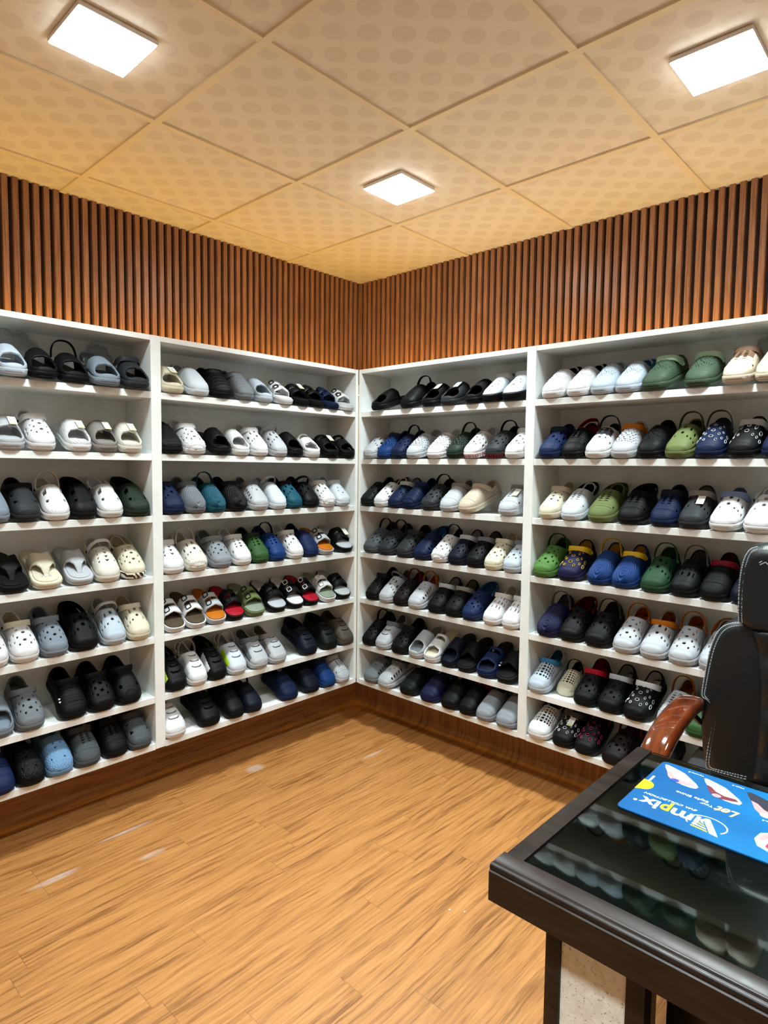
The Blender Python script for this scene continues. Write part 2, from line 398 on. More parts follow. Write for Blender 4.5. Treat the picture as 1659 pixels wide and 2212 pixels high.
def holes(style):
    H = []
    if style in ('dots', 'plaindots', 'sidevents', 'squares', 'grid', 'slotrows', 'slots'):
        if style == 'dots':
            for b, A in ((.135, (-.03, 0, .03)), (.149, (-.018, .018)), (.162, (-.036, 0, .036)), (.175, (-.020, .020)), (.188, (-.036, 0, .036)), (.201, (-.016, .016))):
                H += [ell(a, b, .0038, .0038, 10) for a in A]
            H += sym(lambda g: [ell(g*.060, .185, .005, .007), ell(g*.060, .162, .005, .006)])
        if style == 'plaindots': H += [ell(a, b, .003, .0036, 8) for a, b in ((-.012, .165), (.012, .165), (-.02, .182), (.02, .182), (0, .196))]
        if style == 'sidevents': H += sym(lambda g: [ell(g*.053, b, .011, .004, 12) for b in (.130, .146, .162, .178, .194)])+[ell(a, b, .0025, .003, 8) for a, b in ((-.012, .14), (.012, .14), (-.016, .155), (.016, .155), (0, .168))]
        if style == 'squares': H += [ell(a, b, .0036, .0036, 8, 5) for a in (-.022, 0, .022) for b in (.136, .15, .164, .178)]+sym(lambda g: [ell(g*.058, .186, .007, .005)])
        if style == 'grid': H += [ell(a, b, .0042, .0040, 8, 5) for a in (-.054, -.040, -.026, -.012, .002, .016, .030, .044, .056) for b in (.128, .140, .152, .164, .176, .188) if abs(a) < .056-(b-.17)*.6]
        if style == 'slotrows': H += [ell(a, b, .0028, .0075, 10) for a in (-.045, -.027, -.009, .009, .027, .045) for b in (.137, .160, .183) if not (abs(a) > .04 and b > .18)]
        if style == 'slots': H += [ell(g*.009, b, .0065, .0019, 10) for g in (-1, 1) for b in (.131, .1405, .150, .1595, .169, .1785)]+sym(lambda g: [ell(g*.055, .19, .005, .004)])
    if style == 'vents':
        H += [ell(0, .140, .0042, .0075), ell(0, .168, .0036, .005)]
        H += sym(lambda g: [ell(g*.024, .146, .0044, .0095, rot=g*.25), ell(g*.050, .158, .0055, .010, rot=g*.35), ell(g*.020, .182, .0034, .0042), ell(g*.038, .186, .0036, .0045), ell(g*.060, .190, .005, .006)])
    if style == 'window': H += sym(lambda g: [poly(g*.034, .150, [(-.012*g, -.012), (.014*g, -.010), (.011*g, .012), (-.009*g, .008)]), poly(g*.030, .190, [(-.007*g, -.004), (.008*g, -.006), (.006*g, .006), (-.004*g, .007)])])
    if style == 'window2': H += sym(lambda g: [poly(g*.036, .186, [(-.012*g, .004), (.010*g, -.009), (.014*g, .006), (.002*g, .008)]), poly(g*.046, .150, [(-.010*g, -.002), (.012*g, -.010), (.010*g, .008)])])
    if style == 'tri':
        for b in (.135, .151, .167, .183):
            H += [poly(a, b, [(-.006, -.004), (.006, -.004), (0, .005)]) for a in (-.03, 0, .03)]
        H += sym(lambda g: [poly(g*.054, .16, [(-.006*g, -.012), (.008*g, -.006), (.002*g, .010)])])
    if style == 'slash':
        for b in (.142, .166, .190):
            r = .022; up = [(r*math.cos(q), b-.010+.012*math.sin(q)) for q in [PI*k/8 for k in range(9)]]
            H.append(up+[(x*.86, y-.0034) for x, y in up[::-1][1:-1]])
    if style == 'mask': H += sym(lambda g: [ell(g*.034, .190, .009, .006, rot=-g*.5)])
    if style == 'fine': H += [ell(a+.003*(j % 2), .132+.0062*j+abs(a)*.25, .0013, .0017, 6) for j in range(10) for a in np.arange(-.045, .046, .0075) if abs(a) < .046-(j*.0016)]
    if style == 'woven': H += [ell(a+.0045*(j % 2), .134+.0095*j, .0026, .0016, 8, 3) for j in range(8) for a in np.arange(-.045, .046, .009) if abs(a) < .05-(j*.002)]
    if style == 'knit': H += [ell(a, b, .0034, .0028, 8) for a, b in ((-.01, .15), (.012, .152), (.03, .146), (-.006, .166), (-.03, .2), (.012, .203))]
    return [[(a, .138+(y-.135)*1.16) for a, y in h] for h in H]
def displacement(style):
    f = _displacement(style)
    return f if style in KIND or style in ('knit', 'rocky') else (lambda a, b: f(a, .135+(b-.138)/1.16))
def _displacement(style):
    sm = lambda b, lo, hi: np.clip((b-lo)/.01, 0, 1)*np.clip((hi-b)/.01, 0, 1)
    if style in ('ribs', 'slots'): return lambda a, b: .0024*np.cos(2*PI*b/.0105)*sm(b, .122, .214)*np.clip((.06-np.abs(a))/.01, 0, 1)
    if style == 'bigribs': return lambda a, b: .0030*np.abs(np.sin(PI*b/.017))*sm(b, .125, .235)
    if style == 'swirl': return lambda a, b: .0027*np.cos(2*PI*np.hypot(a*1.0, (b-.207)*.8)/.0095)*sm(b, .125, .26)
    if style == 'woven': return lambda a, b: .0019*np.sign(np.sin(2*PI*a/.018)*np.sin(2*PI*b/.018))*np.abs(np.sin(2*PI*a/.018)*np.sin(2*PI*b/.018))**.4*sm(b, .128, .205)
    if style == 'fine': return lambda a, b: .0016*np.sin(2*PI*a/.009)*np.sin(2*PI*b/.009)*sm(b, .128, .205)+.001*np.exp(-((b-.214)/.004)**2)
    if style == 'knit': return lambda a, b: .0034*np.abs(np.sin(a*230+np.sin(b*190)*2.2)*np.sin(b*210+np.sin(a*170)*2.2))
    if style == 'rocky': return lambda a, b: .0030*np.abs(np.sin(a*190+np.sin(b*260)*1.5)*np.sin(b*230))*np.clip((b-.195)/.02, 0, 1)
    if style == 'mask': return lambda a, b: .0026*np.exp(-((np.hypot(a, b-.135)-.024)/.003)**2)+.003*np.exp(-((b-.205-np.abs(a)*.4)/.004)**2)
    if style == 'peepquilt': return lambda a, b: -.0018*np.maximum(np.exp(-((((a+((np.floor(b/.02) % 2)*.012))/.024 % 1)-.5)/.09)**2), np.exp(-(((b/.02 % 1)-.5)/.10)**2))
    if style == 'peeprib': return lambda a, b: .0015*np.cos(2*PI*a/.0085)*sm(b, .11, .20)
    if style == 'window': return lambda a, b: .0012*np.abs(np.sin(a*160)*np.sin(b*190))*np.clip((b-.185)/.02, 0, 1)+.0026*np.clip((.140-b)/.003, 0, 1)*np.clip((b-.122)/.003, 0, 1)
    if style == 'tri': return lambda a, b: .0014*np.exp(-((b-.212)/.004)**2)
    return lambda a, b: .0018*np.exp(-((b-.222)/.005)**2)-.0010*np.exp(-((b-.213)/.003)**2)
KIND = dict(peep='slide', peepquilt='slide', peeprib='slide', wideslide='slide', thong='thong', two='sandal', twopeep='sandal')
def region(style, a, b):
    """second colour of moulded two-tone shells"""
    if style == 'slash': return a < -.048 and .12 < b < .215
    if style == 'panel': return abs(a) < .04 and .1 < b < .175
    if style == 'saddle': return abs(a) < .045 and .128 < b < .172
    return False
def pip(x, y, P):
    ins = False; n = len(P); j = n-1
    for i in range(n):
        xi, yi = P[i]; xj, yj = P[j]
        if (yi > y) != (yj > y) and x < (xj-xi)*(y-yi)/(yj-yi)+xi: ins = not ins
        j = i
    return ins
def cdt_sheet(outer, cuts, step, extra_b=None, bbox=None):
    """triangulated sheet: outer polygon, holes cut out exactly, interior grid points"""
    V, E = [], []
    def loop(P):
        k = len(V); V.extend(Vector(p) for p in P); E.extend((k+i, k+(i+1) % len(P)) for i in range(len(P)))
    loop(outer)
    for h in cuts: loop(h)
    x0, x1, y0, y1 = bbox
    nx = int((x1-x0)/step[0]); ys = extra_b if extra_b is not None else np.arange(y0+step[1], y1, step[1])
    for j, y in enumerate(ys):
        for i in range(1, nx):
            x = x0+(x1-x0)*i/nx+(step[0]*.25 if j % 2 else -step[0]*.25)
            V.append(Vector((x, y)))
    r = delaunay_2d_cdt(V, E, [], 0, 1e-6)
    vo, fo = r[0], r[2]; out = []
    bb = [(min(p[0] for p in h), max(p[0] for p in h), min(p[1] for p in h), max(p[1] for p in h)) for h in cuts]
    for f in fo:
        cx = sum(vo[i][0] for i in f)/3; cy = sum(vo[i][1] for i in f)/3
        if not pip(cx, cy, outer): continue
        if any(b[0] <= cx <= b[1] and b[2] <= cy <= b[3] and pip(cx, cy, h) for h, b in zip(cuts, bb)): continue
        out.append(tuple(f))
    return np.array([(v[0], v[1]) for v in vo]), out
def shell(name, V2, F, P, thick, reg=None, inner=None):
    """sheet with thickness: outer skin P, inner skin offset inwards, rims closed"""
    used = sorted({i for f in F for i in f}); mp = {k: i for i, k in enumerate(used)}
    P = P[used]; V2 = V2[used]; Q0 = None if inner is None else inner[used]; F = [tuple(mp[i] for i in f) for f in F]
    A = np.array(F); n = np.zeros_like(P)
    fn = np.cross(P[A[:, 1]]-P[A[:, 0]], P[A[:, 2]]-P[A[:, 0]])
    for k in range(3): np.add.at(n, A[:, k], fn)
    n /= np.linalg.norm(n, axis=1, keepdims=True)+1e-12
    if n[:, 2].sum() < 0 and reg != 'keep': n = -n; F = [f[::-1] for f in F]
    Q = P-n*thick if Q0 is None else Q0; N = len(P)
    cnt = {}
    for f in F:
        for i in range(3): cnt[(f[i], f[(i+1) % 3])] = 1
    rim = [(a, b) for a, b in cnt if (b, a) not in cnt]
    faces = F+[tuple(N+i for i in f[::-1]) for f in F]+[(b, a, N+a, N+b) for a, b in rim]
    me = bpy.data.meshes.new(name); me.from_pydata([tuple(p) for p in np.vstack([P, Q])], [], faces); me.update()
    mi = [0]*len(faces)
    if name == 'upper': mi = [0]*len(F)+[2]*len(F)+[0]*len(rim)
    if callable(reg):
        for k, f in enumerate(F):
            c = V2[list(f)].mean(0)
            if reg(c[0], c[1]): mi[k] = 1
    for _ in range(3): me.materials.append(None)
    me.polygons.foreach_set('material_index', mi)
    for p in me.polygons: p.use_smooth = len(p.vertices) == 3
    return me
def upper_mesh(style, flags):
    kind = KIND.get(style, 'clog'); e = .0006
    outer = [(-AH+e, e), (AH-e, e), (AH-e, SL-e), (-AH+e, SL-e)]; cuts = holes(style)
    if style in KIND:
        cuts = cuts+[SLIDEOPEN]
        if style in ('peep', 'peepquilt', 'peeprib'): cuts.append([(-.051, .204), (-.042, .194), (-.025, .187), (0, .184), (.025, .187), (.042, .194), (.051, .204), (.056, .222), (.052, .2415), (-.052, .2415), (-.056, .222)])
        if style == 'wideslide': cuts.append([(-.2, .205), (-.05, .196), (0, .183), (.05, .196), (.2, .205), (.2, .3), (-.2, .3)])
        if style == 'two': cuts += [[(-.2, .197), (-.05, .190), (0, .186), (.05, .190), (.2, .197), (.2, .3), (-.2, .3)], ell(0, .1475, .052, .0075, 20, 3)]
        if style == 'twopeep': cuts += [ell(0, .138, .050, .010, 20, 3), [(-.053, .212), (-.042, .198), (0, .190), (.042, .198), (.053, .212), (.053, .238), (-.053, .238)]]
        if style == 'thong':
            cuts += [[(g*.2, .150), (g*.055, .152), (g*.030, .160), (g*.012, .176), (g*.0055, .196), (g*.0055, .206), (0, .2065), (0, .3), (g*.2, .3)] for g in (-1, 1)]
            cuts[-3] = [(-.2, -.01), (.2, -.01), (.2, .085), (.05, .098), (0, .122), (-.05, .098), (-.2, .085)]
    else: cuts = cuts+[CLOGOPEN]
    fine = style in ('ribs', 'slots', 'swirl', 'woven', 'fine', 'knit', 'bigribs', 'peepquilt', 'peeprib') or 'rocky' in flags
    st = .0034 if fine else .0062
    k = int(SL/st); bs = [SL*(1-math.cos(PI*j/k*.5))*.10/.10 for j in range(1, 1)]
    u = np.linspace(0, 1, k+1)[1:-1]; bs = SL*(u-.075*np.sin(2*PI*u))
    bs = np.concatenate([[SL*.004, SL*.012], bs, [SL*.988, SL*.996]])
    V2, F = cdt_sheet(outer, cuts, (st, st), bs, (-AH, AH, 0, SL))
    P = S(V2[:, 0], V2[:, 1], kind)
    d = displacement(style); a, b = V2[:, 0], V2[:, 1]
    disp = d(a, b)*(1-(np.abs(a)/AH)**6)
    if 'rocky' in flags: disp = disp+displacement('rocky')(a, b)
    # outward direction of the undisplaced shell by finite differences
    h = 5e-4; A_ = np.clip(a, -AH+2*h, AH-2*h); B_ = np.clip(b, 2*h, SL-2*h)
    n = np.cross(S(A_+h, B_, kind)-S(A_-h, B_, kind), S(A_, B_+h, kind)-S(A_, B_-h, kind)); n /= np.linalg.norm(n, axis=1, keepdims=True)+1e-12
    mid = S(A_, B_, kind)-np.array([0, 0, .02]); sgn = np.sign((n*[0, 0, 1]).sum(1)); sgn[sgn == 0] = 1
    side = np.sign((n[:, 0]*np.sign(a))); n *= np.where(np.abs(n[:, 2]) > .3, sgn, np.where(side == 0, 1, side))[:, None]
    th = .0044 if style not in ('two', 'thong') else .0034
    inner = P-n*(th-min(0.0, float(disp.min())))*np.clip((AH-np.abs(a))/.004+.35, 0, 1)[:, None]
    P = P+n*disp[:, None]
    reg = None
    for fl in ('panel', 'saddle'):
        if fl in flags: reg = (lambda q: (lambda x, y: region(q, x, y)))(fl)
    if style == 'slash': reg = lambda x, y: region('slash', x, y)
    return shell('upper', V2, F, P, th, reg, inner)
def outline(scale=1.0, n=30, grow=0.0):
    t = (1-np.cos(np.linspace(0, PI, n)))/2
    w_ = half_w(t)*scale+grow*np.where((t > 0) & (t < 1), 1, 0)
    tt = .5+(t-.5)*(1+(scale-1)*.5+2*grow/SL)
    R = np.stack([mid_x(t)+w_, SL*.5+.075-OFF-tt*SL], -1); L = np.stack([mid_x(t)-w_, SL*.5+.075-OFF-tt*SL], -1)
    return np.concatenate([R, L[::-1][1:-1]]), np.concatenate([t, t[::-1][1:-1]])
def loft(name, levels, wob=0.0, spring_on=True):
    """closed body through stacked outlines (z, scale, grow)"""
    bm = bmesh.new(); rings = []
    for z, sc, gr in levels:
        o, t = outline(sc, 30, gr); sp = spring(t)
        n_ = np.linspace(0, 1, len(o)); k = 1+wob*np.sin(n_*2*PI*17)*(1 if .003 < z < .02 else 0)
        rings.append([bm.verts.new((x*kk, y, z+s_)) for (x, y), s_, kk in zip(o, sp, k)])
    for A, B in zip(rings, rings[1:]):
        m = len(A)
        for i in range(m): bm.faces.new((A[i], A[(i+1) % m], B[(i+1) % m], B[i]))
    for R, top in ((rings[0], 0), (rings[-1], 1)):
        m = len(R); h = m//2
        # strips across the outline keep the bent faces flat
        for i in range(h):
            a, b, c, d = R[i], R[i+1], R[(m-i-1) % m], R[(m-i) % m]
            vs_ = []
            for v in (a, b, c, d):
                if v not in vs_: vs_.append(v)
            if len(vs_) >= 3: bm.faces.new(vs_)
    bmesh.ops.recalc_face_normals(bm, faces=bm.faces)
    me = bpy.data.meshes.new(name); bm.to_mesh(me); bm.free()
    for p in me.polygons: p.use_smooth = True
    me.set_sharp_from_angle(angle=math.radians(40)); return me
def sole_mesh(flags, kind):
    if kind == 'sandal': return loft('sole', [(0, .93, 0), (.003, 1.0, .0005), (.012, 1.0, .002), (.0125, 1.0, .0005), (.014, 1.0, .0005), (.0145, 1.0, .002), (.0235, 1.0, .0015), (SZ, .98, 0)])
    if 'chunky' in flags: return loft('sole', [(0, .93, 0), (.004, 1.02, .002), (.014, 1.0, .002), (.016, 1.02, .003), (.030, 1.02, .003), (.034, .98, .001), (.0345, .9, 0)])
    return loft('sole', [(0, .90, 0), (.0035, .99, .0005), (.011, 1.0, .0022), (.012, 1.0, .0012), (.0135, 1.0, .0022), (.0225, 1.0, .0022), (.0262, .985, .0006), (.0268, .9, 0)], .035 if 'rocky' in flags else 0)
def footbed_mesh(kind):
    if kind == 'sandal': return loft('footbed', [(SZ-.001, .94, 0), (SZ+.0035, .94, 0), (SZ+.005, .90, 0)])
    return loft('footbed', [(.0255, .86, -.001), (.0292, .84, -.001), (.0298, .80, -.001)])
PIV = (.094, SZ+.034)
def strap_pts(mode, n=22):
    phi, r = dict(back=(4, .098), up=(62, .066), fwd=(140, .052), fwd2=(114, .062), fwdlow=(20, .092))[mode]
    phi = math.radians(phi); wp = float(half_w(np.array(PIV[0]/SL)))+.0045; y0 = SL*.5+.075-OFF-PIV[0]; cx = float(mid_x(np.array(PIV[0]/SL)))
    out = []
    for k in range(n+1):
        u = PI*k/n; c, s = math.cos(u), math.sin(u)
        ex = .62 if mode == 'fwd' else .8
        x = wp*math.copysign(abs(c)**ex, c); q = r*abs(s)**ex
        out.append(Vector((cx+x, y0+q*math.cos(phi), PIV[1]+q*math.sin(phi))))
    N = Vector((1, 0, 0)).cross(Vector((0, math.cos(phi), math.sin(phi)))).normalized()
    return out, N
def strap_mesh(mode):
    pts, N = strap_pts(mode); bm = bmesh.new(); rings = []; m = len(pts)
    wd = dict(back=.0085, up=.0066, fwd=.0098, fwd2=.0066, fwdlow=.0075)[mode]
    for i, p in enumerate(pts):
        t = (pts[min(i+1, m-1)]-pts[max(i-1, 0)]).normalized(); out = t.cross(N).normalized()
        c = sum(pts, Vector())/m
        if out.dot(p-c) < 0: out = -out
        u = i/(m-1); wk = wd*(1.25-.25*math.sin(PI*u)) if i not in (0, m-1) else wd*.9
        rings.append([bm.verts.new(p+N*wk*a+out*b*.0019) for a, b in ((-1, -.6), (-.8, -1), (.8, -1), (1, -.6), (1, .6), (.8, 1), (-.8, 1), (-1, .6))])
    for A, B in zip(rings, rings[1:]):
        for k in range(8): bm.faces.new((A[k], A[(k+1) % 8], B[(k+1) % 8], B[k]))
    bm.faces.new(rings[0][::-1]); bm.faces.new(rings[-1]); bmesh.ops.recalc_face_normals(bm, faces=bm.faces)
    me = bpy.data.meshes.new('heel_strap'); bm.to_mesh(me); bm.free()
    for p in me.polygons: p.use_smooth = True
    me.set_sharp_from_angle(angle=math.radians(50)); return me
def rivet_mesh(side):
    wp = float(half_w(np.array(PIV[0]/SL))); cx = float(mid_x(np.array(PIV[0]/SL))); y0 = SL*.5+.075-OFF-PIV[0]
    b = MB(); b.lathe([(.0001, 0), (.0055, 0), (.0055, .002), (.004, .0034), (.0001, .0036)], n=14)
    for v in b.bm.verts: z = v.co.z; v.co = Vector((cx+side*(wp+.0055+z), y0+v.co.x, PIV[1]+v.co.y))
    me = b.mesh('rivet')
    for p in me.polygons: p.use_smooth = True
    return me
def ring_trim_mesh(style):
    """raised coloured rims round the holes"""
    bm = bmesh.new()
    for h in holes(style):
        n = len(h); cx = sum(p[0] for p in h)/n; cy = sum(p[1] for p in h)/n
        rows = []
        for s_, lift in ((1.0, .0004), (1.06, .0017), (1.28, .0014), (1.32, .0002)):
            a = np.array([cx+(p[0]-cx)*s_ for p in h]); b = np.array([cy+(p[1]-cy)*s_ for p in h])
            P = S(a, b, 'clog'); nn = P-S(a*.98, b, 'clog')*0-np.array([0, P[:, 1].mean(), .03]); nn[:, 1] = 0; nn /= np.linalg.norm(nn, axis=1, keepdims=True)
            rows.append([bm.verts.new(tuple(q)) for q in P+nn*lift])
        for A, B in zip(rows, rows[1:]):
            for i in range(n): bm.faces.new((A[i], A[(i+1) % n], B[(i+1) % n], B[i]))
    bmesh.ops.recalc_face_normals(bm, faces=bm.faces)
    me = bpy.data.meshes.new('hole_trim'); bm.to_mesh(me); bm.free(); return me
def tag_mesh():
    p = S(.012, .196, 'slide'); q = S(.012, .150, 'slide'); p, q = Vector(p), Vector(q)
    d = (p-q).normalized(); s = Vector((1, 0, 0)); n = s.cross(d).normalized()
    if n.z < 0: n = -n
    b = MB(); bm = b.bm
    def slab(u0, u1, v0, v1, off, th, mi):
        b.mi = mi; c = [q+n*(.006+off)+s*u+d*v for u, v in ((u0, v0), (u1, v0), (u1, v1), (u0, v1))]
        A = [bm.verts.new(x) for x in c]; B = [bm.verts.new(x+n*th) for x in c]
        fs = [bm.faces.new(A[::-1]), bm.faces.new(B)]+[bm.faces.new((A[i], A[(i+1) % 4], B[(i+1) % 4], B[i])) for i in range(4)]
        b._mi(fs)
    slab(-.013, .013, -.006, .040, .0, .0006, 0); slab(-.013, .013, .030, .040, .0007, .0002, 1); slab(-.0095, .0095, .022, .0245, .0007, .0002, 2); slab(-.0095, .004, .014, .016, .0007, .0002, 2); slab(-.0095, .0095, .006, .008, .0007, .0002, 2)
    b.mi = 0; b.tube([q+n*.0005, q+n*.008+d*.008, q+n*.0066+d*.02], .0006, 5)
    return b.mesh('price_tag')
def buckle_mesh():
    b = MB()
    for bb in (.122, .170):
        P = [Vector(S(a, bq, 'sandal')) for a, bq in ((-.042, bb-.011), (-.014, bb-.011), (-.014, bb+.011), (-.042, bb+.011))]
        c = sum(P, Vector())/4; n = (P[1]-P[0]).cross(P[3]-P[0]).normalized()
        if n.z < 0: n = -n
        P = [p+n*.0035 for p in P]
        L = []
        for i in range(4):
            a, d_ = P[i], P[(i+1) % 4]; L += [a+(d_-a)*.12, a+(d_-a)*.88]
        L += [L[0], L[1]]
        b.tube(L, .0023, 6)
    me = b.mesh('buckle')
    for p in me.polygons: p.use_smooth = True
    return me
def stud_mesh():
    b = MB()
    for a, bb in ((-.050, .196), (-.050, .182)) :
        c = Vector(S(a, bb, 'clog')); b.lathe([(.0001, -.002), (.005, -.001), (.005, .001), (.0001, .003)], c, 10)
    return b.mesh('stud')
_proto = {}
def proto(key, fn, *a):
    if key not in _proto: _proto[key] = fn(*a)
    return _proto[key]
def put(name, me, mats, parent):
    """object of a shared mesh with its own materials"""
    o = bpy.data.objects.new(name, me); C.objects.link(o); o.parent = parent
    while len(me.materials) < len(mats): me.materials.append(None)
    for i, m in enumerate(mats):
        o.material_slots[i].link = 'OBJECT'; o.material_slots[i].material = m
    return o
def zebra():
    m = mat('zebra_print', '#e8e6da', .5); t = NT(m); tc = t.n('TexCoord'); wv = t.n('TexWave'); wv.inputs['Scale'].default_value = 22; wv.inputs['Distortion'].default_value = 9; wv.bands_direction = 'DIAGONAL'
    t.l(tc.outputs['Object'], wv.inputs['Vector']); t.l(t.ramp(wv.outputs[1], [(.46, '#101010'), (.54, '#e8e6da')]), t.b.inputs['Base Color']); return m
LETTERS = {}
def glyph(ch, size, depth=.0004):
    k = (ch, size)
    if k not in LETTERS:
        cu = bpy.data.curves.new('glyph', 'FONT'); cu.body = ch; cu.size = size; cu.extrude = depth; cu.align_x = 'CENTER'
        ob = bpy.data.objects.new('glyph', cu); C.objects.link(ob); bpy.context.view_layer.update()
        LETTERS[k] = bpy.data.meshes.new_from_object(ob); bpy.data.objects.remove(ob)
    return LETTERS[k]
M_tagw, M_tagg, M_ink, M_tagb = mat('tag_card', '#eceae0', .6), mat('tag_band', '#c3c896', .6), mat('tag_ink', '#8a8f8c', .6), mat('tag_blue', '#b9d8ea', .6)
def make_shoe(style, c1, c2, strap, ex):
    kind = KIND.get(style, 'clog'); flags = tuple(sorted(k for k in ('rocky',) if k in ex))+(('panel',) if 'toe' in ex else ())+(('saddle',) if 'mid' in ex else ())
    t = bpy.data.objects.new({'clog': 'clog', 'slide': 'slide_sandal', 'sandal': 'strap_sandal', 'thong': 'flip_flop'}[kind], None); C.objects.link(t); t.empty_display_size = .03
    m1, m2 = eva(c1), eva(c2); ms = eva(ex['strap']) if 'strap' in ex else m2
    sk = ('chunky',) if ex.get('sole') else flags
    solem = eva(ex['sole']) if ex.get('sole') else (zebra() if ex.get('zebra') else m1)
    if style == 'two' and c1 == 'white': solem = eva('white')
    parts = [put('sole', proto(('sole', sk, kind == 'sandal'), sole_mesh, sk, kind), [solem], t)]
    fb = ms if (strap or kind == 'sandal' or c1 != c2) else m1
    parts.append(put('footbed', proto(('fb', kind == 'sandal'), footbed_mesh, kind), [fb], t))
    reg = m2 if style == 'slash' else eva(ex['toe']) if 'toe' in ex else eva(ex['mid']) if 'mid' in ex else m1
    up = put('upper', proto(('up', style, flags), upper_mesh, style, flags), [m1, reg, ms if kind == 'clog' and strap else m1], t); parts.append(up)
    if strap:
        parts.append(put('heel_strap', proto(('st', strap), strap_mesh, strap), [ms], t))
        rv = eva('white' if c2 in ('black', 'navy') and style != 'slash' and ex.get('rim') else c2 if c2 != 'white' else 'grey')
        for sd in (-1, 1): parts.append(put('rivet', proto(('rv', sd), rivet_mesh, sd), [eva('black') if c2 in ('white', 'offwhite', 'ltgrey', 'cream') else rv], t))
    if ex.get('rim'): parts.append(put('hole_trim', proto(('rim', style), ring_trim_mesh, style), [eva(ex['rim'])], t))
    if ex.get('tag'):
        tb = M_tagb if ex['tag'] == 2 else M_tagg
        parts.append(put('price_tag', proto('tag', tag_mesh), [M_tagb if ex['tag'] == 2 else M_tagw, tb, M_ink], t))
    if ex.get('buckle'): parts.append(put('buckle', proto('buckle', buckle_mesh), [eva(ex['buckle'])], t))
    if ex.get('studs'): parts.append(put('stud', proto('stud', stud_mesh), [eva('silver')], t))
    if ex.get('redprint'):
        b = MB()
        o_, t_ = outline(1.0, 60, .0026); pts_ = sorted([p for p, q in zip(o_, t_) if q > .80], key=lambda p: p[0])
        L_ = [0.0]
        for p, q in zip(pts_, pts_[1:]): L_.append(L_[-1]+float(np.hypot(*(q-p))))
        for k in range(15):                                          # angular red characters round the toe of the sole
            d = .004+(L_[-1]-.008)*k/14; x = float(np.interp(d, L_, [p[0] for p in pts_])); y = float(np.interp(d, L_, [p[1] for p in pts_]))
            x2 = float(np.interp(d+.001, L_, [p[0] for p in pts_])); y2 = float(np.interp(d+.001, L_, [p[1] for p in pts_]))
            tx = Vector((x2-x, y2-y, 0)).normalized(); up = Vector((0, 0, 1)); z0 = .0062; h = .0135
            P0 = Vector((x, y, z0))
            b.tube([P0, P0+up*h], .0010, 4)
            for q in ((0, .5, 1) if k % 3 == 0 else (0, 1) if k % 3 == 1 else (.5, 1)): b.tube([P0+up*h*q, P0+up*h*q+tx*.0045], .0010, 4)
            if k % 3 == 1: b.tube([P0+tx*.0045, P0+up*h+tx*.0045], .0010, 4)
        parts.append(put('sole_lettering', b.mesh('sole_lettering'), [eva('red')], t))
    if ex.get('word'):
        pts, N = strap_pts('up', 40); wm = mat('lettering_white', '#f0f0f0', .5)
        bm = bmesh.new()
        for i, ch in enumerate('FASHION'):
            g = glyph(ch, .011); k = 28-i*2.6; p0, p1 = pts[int(k)], pts[int(k)-1]
            p = p0.lerp(p1, 1-(k % 1) if k % 1 else 0); X = (pts[int(k)-1]-pts[int(k)+1]).normalized(); cc = sum(pts, Vector())/len(pts)
            out = X.cross(N); out = out if out.dot(p-cc) > 0 else -out
            Y = out.cross(X); M4 = Matrix((X, Y, out)).transposed().to_4x4(); M4.translation = p+out*.0022-Y*.004
            tmp = bmesh.new(); tmp.from_mesh(g); tmp.transform(M4); me_ = bpy.data.meshes.new('x'); tmp.to_mesh(me_); tmp.free(); bm.from_mesh(me_)
        me = bpy.data.meshes.new('strap_lettering'); bm.to_mesh(me); bm.free(); parts.append(put('strap_lettering', me, [wm], t))
    if ex.get('print'):
        me = glyph('Ku', .03, .0003); o = put('footbed_print', me, [mat('print_blue', '#6f94ad', .6)], t); o.rotation_euler = (0, 0, PI); o.location = (0.0, .004, .0302); parts.append(o)
    return t, parts

TILT = dict(clog=[19, 20, 20, 21, 21, 21, 16], other=[18, 21, 23, 25, 26, 25, 18])
_ext = {}
def extents(t, parts, R):
    """lowest point and rearmost point of a tilted shoe, from the vertices of its parts"""
    lo, bk = 1e9, -1e9
    for o in parts:
        k = (o.data.name, round(R[2][1], 4), o.name.split('.')[0])
        if k not in _ext:
            a = np.empty(len(o.data.vertices)*3, 'f'); o.data.vertices.foreach_get('co', a); a = a.reshape(-1, 3)
            q = a@np.array(R).T if o.name.split('.')[0] != 'footbed_print' else np.zeros((1, 3))
            _ext[k] = (float(q[:, 2].min()), float(q[:, 1].max()))
        lo = min(lo, _ext[k][0]); bk = max(bk, _ext[k][1])
    return lo, bk
ORD = ['first', 'second', 'third', 'fourth', 'fifth', 'sixth', 'seventh', 'eighth', 'ninth', 'tenth']
SHN = ['top shelf', 'second shelf', 'third shelf', 'fourth shelf', 'fifth shelf', 'sixth shelf', 'bottom shelf']
UN = dict(L1='far left rack', L2='left corner rack', R1='right corner rack', R2='far right rack')
